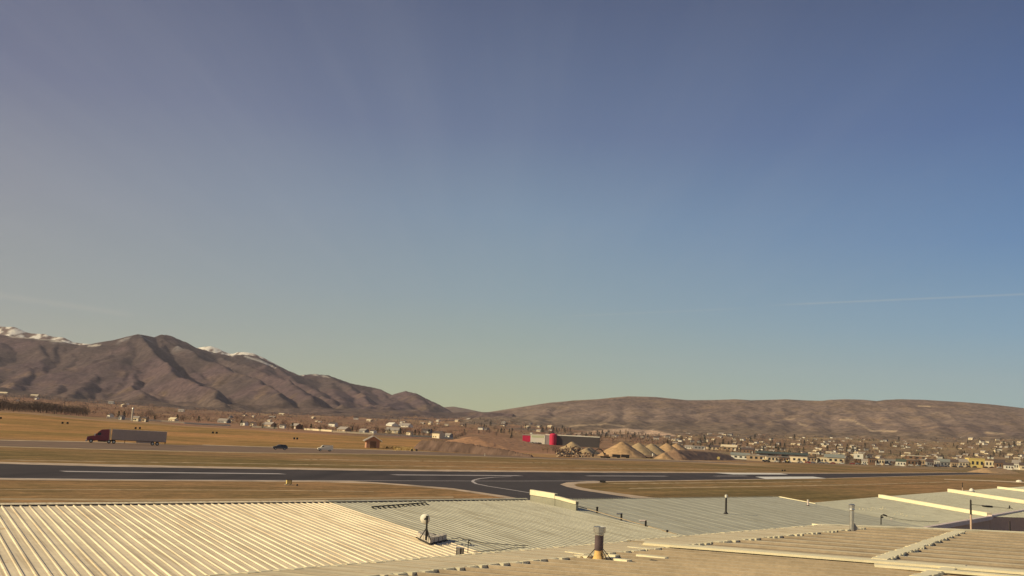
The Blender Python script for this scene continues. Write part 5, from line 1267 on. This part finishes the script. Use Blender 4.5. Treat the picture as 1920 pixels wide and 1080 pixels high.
for b_ in BL:
    q_ = building(*b_, rz=RT_.uniform(-.45, -.05))
    if b_[6].startswith('narrow building topped'):
        k_ = pxm(q_.location); w_ = (b_[1] - b_[0]) * k_; H_ = (b_[3] - b_[2]) * k_; mb = MB(); mb.box(-w_ * .56, w_ * .56, -.5, -.1, H_ * .5, H_ * 1.02); mb.obj('board', M['white'], q_); mb = MB(); mb.box(-w_ * .12, w_ * .12, -.56, -.5, H_ * .66, H_ * .86); mb.obj('board_mark', M['green'], q_)
for i in range(46):
    px = RT_.uniform(1400, 1925); p = T(px, 865 + (px - 1400) * .024 + RT_.uniform(-3, 2)); tree(RT_.choice(['conifer', 'bare_g', 'bare_g', 'bare_r']), p, RT_.uniform(7, 13) * pxm(p), 'dark tree between the shops along the far side of the airfield', 'trees between the shops', parts=False, wide=1.5)
tree('bare_g', T(1591, 869), 14 * pxm(T(1591, 869)), 'large round brown leafless tree left of the big white board', wide=1.9)
for px, py, h, kd, lb in ((1190, 822, 12, 'conifer', 'dark tree right of the tall tan poplar'), (1149, 832, 18, 'bare_r', 'reddish bare tree left of the tall tan poplar'),
                          (1103, 838, 16, 'bare_g', 'grey bare tree at the right end of the big store'), (1092, 836, 14, 'bare_g', 'grey bare tree in front of the store wall'), (1118, 836, 14, 'bare_r', 'reddish bare tree behind the excavator'),
                          (1125, 833, 12, 'bare_g', 'grey leafless tree just behind the excavator arm'), (1042, 852, 16, 'bare_g', 'grey bare tree left of the rubble heap'), (1050, 853, 13, 'bare_g', 'thin bare tree at the edge of the rubble heap'),
                          (1026, 849, 12, 'bare_y', 'low orange tinted bush below the red store entrance'), (1018, 847, 9, 'bare_y', 'second low orange tinted bush left of the one below the store entrance'),
                          (940, 812, 10, 'conifer', 'lone dark fir above the reddish cutting'), (945, 812, 8, 'conifer', 'smaller dark fir right beside the lone fir'), (955, 813, 9, 'conifer', 'dark fir left of the store')):
    p = T(px, py); tree(kd, p, h * pxm(p), lb, wide=1.3)
p = T(1173, 828); k = pxm(p); pr_ = empty('poplar_tree', p, 0, 'very tall slim tan poplar standing over the gravel piles', 'tree')
mb = MB(); mb.tube((0, 0, -.5), (0, 0, 22 * k), .5 * k, .15 * k, 7); mb.obj('trunk', M['bark'], pr_)
mb = MB(); Rp = random.Random(6)
for i in range(9): leaf_clump(mb, (Rp.uniform(-.4, .4) * k, 0, (5 + i * 2.1) * k), 2.3 * k * (1 - i * .05), 2.0 * k, 60, .55 * k, Rp)
mb.obj('crown', M['twig_y'], pr_)
for px in range(852, 876, 4):
    p = T(px, 824 - (px - 852) * .35); tree('bare_g', p, 7 * pxm(p), 'dark bush in the slanting hedge at the end of the house row', 'hedge at the end of the house row', wide=1.6)

# big store
p = T(1034, 834); dS = p.y; k = pxm(p)
st = empty('store', p, rad(-6), 'long dark grey big box store with a red rounded entrance', 'store')
mb = MB(); mb.box(7 * k, 88 * k, 0, 40, -2, 17.5 * k); mb.obj('wall', mat('dark_store_wall', (.075, .065, .065), .9), st)
mb = MB(); mb.box(6.6 * k, 88.4 * k, -.3, 40.3, 17.5 * k, 19.3 * k); mb.obj('roof', M['white'], st)
mb = MB(); mb.box(-12 * k, 7 * k, 2, 40, -2, 17 * k); mb.obj('side_wall', M['grey'], st); mb = MB(); mb.box(-12.3 * k, 0, 1.7, 40, 17 * k, 19.5 * k); mb.obj('roof', M['white'], st)
mb = MB(); mb.lathe([(6.6 * k, -2), (6.6 * k, 18 * k), (5.4 * k, 20 * k), (2.6 * k, 21 * k)], 20, c=(2.5 * k, -1, 0)); en = mb.obj('entrance', M['red'], st)
mb = MB(); mb.lathe([(1.5 * k, 21 * k), (1.6 * k, 22.5 * k), (.6 * k, 24 * k)], 12, c=(2.5 * k, -1, 0)); mb.obj('finial', M['dark'], en)
mb = MB(); mb.box(-40 * k, -13 * k, 4, 36, -2, 17 * k); mb.obj('annex', M['white'], st)
mb = MB(); mb.box(-38 * k, -15 * k, 3.8, 4.02, 12 * k, 15.5 * k); mb.obj('sign_band', mat('pale_green_sign', (.55, .58, .36), .8), st)
mb = MB(); mb.box(-40.4 * k, -12.6 * k, 3.6, 36.4, 17 * k, 18 * k); mb.obj('roof', M['white'], st)
mb = MB(); mb.box(-55 * k, -40.5 * k, 5, 34, -2, 15 * k); mb.obj('red_wing', M['red'], st)
mb = MB(); mb.box(-55.4 * k, -40.1 * k, 4.7, 34.4, 15 * k, 16.6 * k); mb.obj('roof', M['shingle2'], st)
# parked cars by the store
CM = []
for ci, c_ in enumerate(((.05, .05, .055), (.6, .58, .55), (.30, .05, .04), (.25, .25, .27))):
    mb = MB(); mb.prism([(-2.2, .35), (-2.25, .8), (-1.3, 1.0), (-.7, 1.45), (1.0, 1.48), (1.8, 1.0), (2.25, .9), (2.25, .35)], -.88, .88, 0, taper=lambda z: .15 if z > 1.2 else 0)
    mb.prism([(-1.2, 1.02), (-.68, 1.38), (.98, 1.4), (1.6, 1.02)], -.89, .89, 1, taper=lambda z: .12 if z > 1.2 else 0)
    for x in (-1.4, 1.4):
        for y in (-.8, .8): mb.tube((x, y - .12, .33), (x, y + .12, .33), .33, n=10, mi=2)
    CM.append(mb.mesh('car', [mat('car_paint', c_, .4, spec=.5), M['glass'], M['black']]))
def pcar(px, py, lab, grp, s=1.0, mi=None):
    p = T(px, py); o = bpy.data.objects.new('parked_car', CM[RT_.randrange(4) if mi is None else mi]); COL.objects.link(o); o.location = p; o.rotation_euler = (0, 0, RT_.uniform(-.4, .4)); o.scale = (s, s, s); tag(o, lab, 'car', grp)
for i in range(16): pcar(973 + i * 3.6 + RT_.uniform(-1, 1), 829.5 + i * .25, 'small car parked in the lot before the big store', 'cars parked before the big store', 1.1, 0 if i % 3 else 1)
for i in range(34): 
    px = 1440 + i * 14 + RT_.uniform(-5, 5); pcar(px, 866.5 + (px - 1440) * .027, 'small car parked along the row of shops at the field', 'cars parked along the shop row', 1.25)
for px, py, lb in ((1434, 865.5, 'yellow loader parked by the tan workshop'), (1476, 868, 'small yellow truck in front of the brown shop')):
    p = T(px, py); k = pxm(p); r = empty('loader', p, 0, lb, 'loader'); mb = MB(); mb.box(-4 * k, 3 * k, -1.2, 1.2, .8, 2.6 * k); mb.obj('body', M['orange'], r)
    mb = MB(); mb.box(-1 * k, 1.6 * k, -1, 1, 2.6 * k, 4.8 * k); mb.obj('cab', M['yellow'], r); mb = MB(); mb.box(3 * k, 6 * k, -1.3, 1.3, .3, 1.6 * k); mb.obj('bucket', M['dark'], r)
    for x in (-2.6, 2.0): mb = MB(); mb.tube((x * k, -1.4, .9), (x * k, 1.4, .9), .9, n=12); mb.obj('wheel', M['black'], r)

# ------------------------------------------------------------------ earth and gravel heaps
def heap(name, ridge, yb, kk, mt, label, seed=1, rough=.25, cat='heap', side=None, grid=1.0):
    """straight-sloped heap: ridge points (px, y) at the top, yb the pixel row of its foot in front"""
    cx = sum(a for a, b in ridge) / len(ridge); base = T(cx, yb, 100); k0 = pxm(base); R3 = []
    for a, b in ridge:
        bb = T(a, yb, 100) if side is None else T(a, side(a), 100); d = bb.y
        h = max(.3, DP(a, b, d).z - bb.z); d2 = d + h / kk; h2 = DP(a, b, d2).z - bb.z; R3.append(DP(a, b, d + h2 / kk))
    z0 = base.z; hm = max(v.z for v in R3) - z0; ext = hm / kk + 2
    xs = np.arange(min(v.x for v in R3) - ext, max(v.x for v in R3) + ext, grid); ys = np.arange(min(v.y for v in R3) - ext, max(v.y for v in R3) + ext, grid)
    Xh, Yh = np.meshgrid(xs, ys); nzx = (fbm(Xh / 5, Yh / 5, seed) - .5); Zh = tents(Xh + nzx * 2 * rough * 4, Yh + (fbm(Xh / 6, Yh / 6, seed + 5) - .5) * 8 * rough, [(R3 if len(R3) > 1 else [R3[0], R3[0] + Vector((.6, .2, -.1))], kk)], .5)
    Zh = Zh + (fbm(Xh / 2, Yh / 2, seed + 9) - .5) * rough * 1.6; g = valley(Xh, Yh); Zh = np.maximum(Zh, g - .6)
    o = sheet_mesh(name, Xh - base.x, Yh - base.y, Zh - base.z, mt); o.location = base; del o['kind']; o.data.polygons.foreach_set('use_smooth', [False] * len(o.data.polygons))
    return tag(o, label, cat)
gm = mat('tan_gravel', (.47, .30, .16), .95, var=.22, scale=.35, detail=9); gm2 = mat('greyish_gravel', (.42, .30, .17), .95, var=.2, scale=.35, detail=9); dm = mat('brown_dirt', (.31, .19, .12), .95, var=.25, scale=.25, detail=9)
heap('gravel_pile', [(1073, 828), (1075, 828.5)], 843, .62, gm2, 'pale cone of gravel in front of the dark store wall', 1)
heap('gravel_pile', [(1106, 838), (1098, 841)], 851, .6, gm2, 'low pale gravel cone right of the store cone', 2)
heap('gravel_pile', [(1166, 828), (1171, 829)], 857, .62, gm, 'largest gravel cone just right of the excavator arm', 3)
heap('gravel_pile', [(1197, 829.5), (1200, 831)], 853, .66, gm2, 'greenish tan gravel cone right of the largest one', 4)
heap('gravel_pile', [(1221, 831.5), (1228, 834)], 852, .62, gm2, 'blunt gravel cone in the middle of the row', 5)
heap('gravel_pile', [(1250, 831), (1254, 832)], 849, .62, gm, 'pointed gravel cone second from the right end of the row', 6)
heap('gravel_pile', [(1268, 831.5), (1274, 832.5)], 847, .62, gm, 'small gravel cone at the right end of the row', 7)
heap('gravel_pile', [(1244, 850), (1262, 843)], 861, .6, gm, 'bright tan gravel wedge leaning on the long brown mound', 8)
heap('dirt_mound', [(1264, 843), (1300, 845), (1340, 848), (1364, 852)], 862, .6, dm, 'long brown flat topped dirt mound along the field', 9, .3)
heap('dirt_mound', [(1846, 877.5), (1866, 877), (1884, 879)], 887, .3, gm, 'low wide tan mound before the peach shop at the right', 10, .2, grid=1.5)
heap('earth_bank', [(790, 824.5), (815, 825.5), (850, 828), (890, 833), (930, 839.5), (965, 846), (995, 852)], 846, 1.2, mat('shaded_bank_soil', (.165, .105, .080), .95, var=.3, scale=.3, detail=9, stretch=(1, 1, .15)), 'long reddish earth bank right of the brick shed', 12, .3, cat='earth bank', side=lambda px: 844.5 + (px - 790) * .062)  # the shade of the bank's face is put into this darker colour
heap('dirt_mound', [(885, 819), (930, 819), (960, 822), (985, 828)], 842, .22, mat('reddish_dirt', (.42, .23, .13), .95, var=.2, scale=.2, detail=9), 'broad reddish rise of bare dirt behind the earth bank', 13, .5, grid=1.5, side=lambda px: 838)
# rubble heap
mb = MB(); Rr = random.Random(31)
for i in range(420):
    px = Rr.uniform(1046, 1106); py = Rr.uniform(846, 857.5); p = T(px, py); top_ = np.interp(px, [1046, 1060, 1085, 1106], [2, 9, 9, 1]); z = Rr.uniform(0, 1) * top_ * (857.5 - py) / 11 * pxm(p); s = Rr.uniform(.35, 1.3)
    q = Matrix.Translation((p.x, p.y, p.z + z)) @ Matrix.Rotation(Rr.uniform(0, 3), 4, Vector((Rr.gauss(0, 1), Rr.gauss(0, 1), Rr.gauss(0, 1))).normalized())
    mb.box(-s, s, -s * .5, s * .5, -s * .35, s * .35, Rr.randrange(3), q)
tag(mb.obj('rubble', [M['brown'], M['tan'], M['dark']]), kind='stuff')
# excavator
p = T(1136, 859); k = pxm(p); ex = empty('excavator', p, 0, 'dark excavator with its arm arched over to the left by the gravel', 'excavator')
mb = MB(); [mb.prism([(-9 * k, .2 * k), (-10 * k, 1.6 * k), (-9 * k, 3 * k), (7 * k, 3 * k), (8 * k, 1.6 * k), (7 * k, .2 * k)], y, y + .8) for y in (-1.7, .9)]; fixn(mb.obj('track', M['black'], ex))
mb = MB(); mb.box(-4 * k, 5 * k, -1.4, 1.4, 3.2 * k, 6.5 * k); mb.obj('body', M['brown'], ex); mb = MB(); mb.box(-4.4 * k, -.8 * k, -1.4, -.1, 6.5 * k, 9.2 * k); mb.obj('cab', M['dark'], ex)
def arm(nm, a, b, r0, r1): mb = MB(); mb.tube((a[0] * k, 0, a[1] * k), (b[0] * k, 0, b[1] * k), r0 * k, r1 * k, 6); mb.obj(nm, M['brown'], ex)
mb = MB(); pts_ = [(-3, 6.5), (-6, 12), (-10, 15.3), (-15, 16)]
for a, b in zip(pts_[:-1], pts_[1:]): mb.tube((a[0] * k, 0, a[1] * k), (b[0] * k, 0, b[1] * k), 1.1 * k, 1.0 * k, 6)
mb.obj('boom', M['dark'], ex)
mb = MB(); pts_ = [(-14.5, 16.2), (-20, 12.5), (-24, 6)]
for a, b in zip(pts_[:-1], pts_[1:]): mb.tube((a[0] * k, 0, a[1] * k), (b[0] * k, 0, b[1] * k), .95 * k, .8 * k, 6)
mb.obj('stick', M['dark'], ex); mb = MB(); mb.prism([(-26 * k, 6 * k), (-25.4 * k, 1 * k), (-22.8 * k, .4 * k), (-22.4 * k, 5.6 * k)], -.7, .7); fixn(mb.obj('bucket', M['dark'], ex))
for i, (x0, x1, y, lb) in enumerate(((1148, 1163, 858.5, 'left one of two black dump trailers in front of the gravel'), (1164.5, 1180, 858.8, 'right one of two black dump trailers in front of the gravel'))):
    p = T((x0 + x1) / 2, y); k = pxm(p); w = (x1 - x0) / 2 * k; r = empty('dump_trailer', p, 0, lb, 'trailer'); mb = MB(); mb.prism([(-w, 2 * k), (-w * .96, 6.2 * k), (w, 6.2 * k), (w * .9, 2 * k)], -1.2, 1.2); fixn(mb.obj('bed', M['dark'], r))
    mb = MB(); mb.box(-w * 1.05, w, -.5, .5, 1.4 * k, 2 * k); mb.obj('chassis', M['black'], r)
    for x in (.35, .7): mb = MB(); mb.tube((w * x, -1.2, 1.1 * k), (w * x, 1.2, 1.1 * k), 1.1 * k, n=12); mb.obj('wheel', M['black'], r)
p = T(1216, 859.2); k = pxm(p); r = empty('flatbed_trailer', p, 0, 'low black flatbed trailer below the middle gravel cone', 'trailer'); mb = MB(); mb.box(-8 * k, 8 * k, -1.2, 1.2, 1.2 * k, 2.2 * k); mb.obj('deck', M['black'], r)
for x in (-4, 3.5, 5.8): mb = MB(); mb.tube((x * k, -1.2, .9 * k), (x * k, 1.2, .9 * k), .9 * k, n=10); mb.obj('wheel', M['black'], r)
p = T(1225, 855.5); k = pxm(p); r = empty('portable_toilet', p, .3, 'white portable toilet standing before the gravel cones', 'toilet'); mb = MB(); mb.box(-1.8 * k, 1.8 * k, -.6, .6, 0, 5 * k); mb.obj('cabin', M['white'], r); mb = MB(); mb.box(-2 * k, 2 * k, -.7, .7, 5 * k, 5.7 * k); mb.obj('roof', M['grey'], r)
mb = MB(); mb.box(-1.1 * k, 1.1 * k, -.63, -.6, .2, 4.5 * k); mb.obj('door', M['cream'], r)
p = T(1347, 863.2); k = pxm(p); r = empty('round_sign', p, 0, 'round bright orange sign in front of the long brown mound', 'sign'); mb = MB(); mb.tube((0, -.05, 4.2 * k), (0, .05, 4.2 * k), 2.7 * k, n=20); mb.obj('disc', M['yellow'], r); mb = MB(); mb.tube((0, .08, 0), (0, .08, 4 * k), .3 * k, n=6); mb.obj('post', M['dark'], r)
p = T(909, 855); k = pxm(p); mb = MB(); mb.tube((0, 0, 0), (0, 0, 4.5 * k), .35 * k, n=6); tag(mb.obj('marker_post', M['white'], None, loc=p), 'short white marker post beside the highway below the earth bank', 'post')
# dry yellow grass and dark brush beside the shed
mb = MB(); Rg = random.Random(9)
for i in range(900):
    px = Rg.uniform(738, 778); py = Rg.uniform(838.5, 845.5); p = T(px, py); leaf_clump(mb, (p.x, p.y, .45), .5, .45, 2, .35, Rg, 0)
tag(mb.obj('dry_grass', mat('yellow_dry_grass', (.55, .38, .15), .95, var=.25, scale=.4)), kind='stuff')
for i, px in enumerate((723, 729, 736, 744, 751)):
    p = T(px, 841.3 + i * .2); mb = MB(); leaf_clump(mb, (0, 0, .5), 1.6, .6, 46, .3, Rg, 0); mb.tube((0, 0, -.2), (0, 0, .5), .06, n=5, mi=1); o = mb.obj('bush', [M['needle'], M['bark']], None, loc=p); tag(o, 'low dark bush in the line right of the brick shed', 'bush', 'bushes right of the brick shed')

# ------------------------------------------------------------------ air between here and the mountains
hz = MB(); hz.box(-15500, 15500, -15500, 15500, -8, 1350); o = hz.obj('haze', []); tag(o, kind='stuff')
hm_ = bpy.data.materials.new('thin_haze'); hm_.use_nodes = True; nt = hm_.node_tree; nt.nodes.clear(); o_ = N(nt, 'ShaderNodeOutputMaterial'); pv = N(nt, 'ShaderNodeVolumePrincipled')
pv.inputs['Color'].default_value = (.92, .84, .92, 1); pv.inputs['Density'].default_value = 3.0e-5; pv.inputs['Anisotropy'].default_value = 0.0
nt.links.new(pv.outputs[0], o_.inputs['Volume']); o.data.materials.append(hm_)
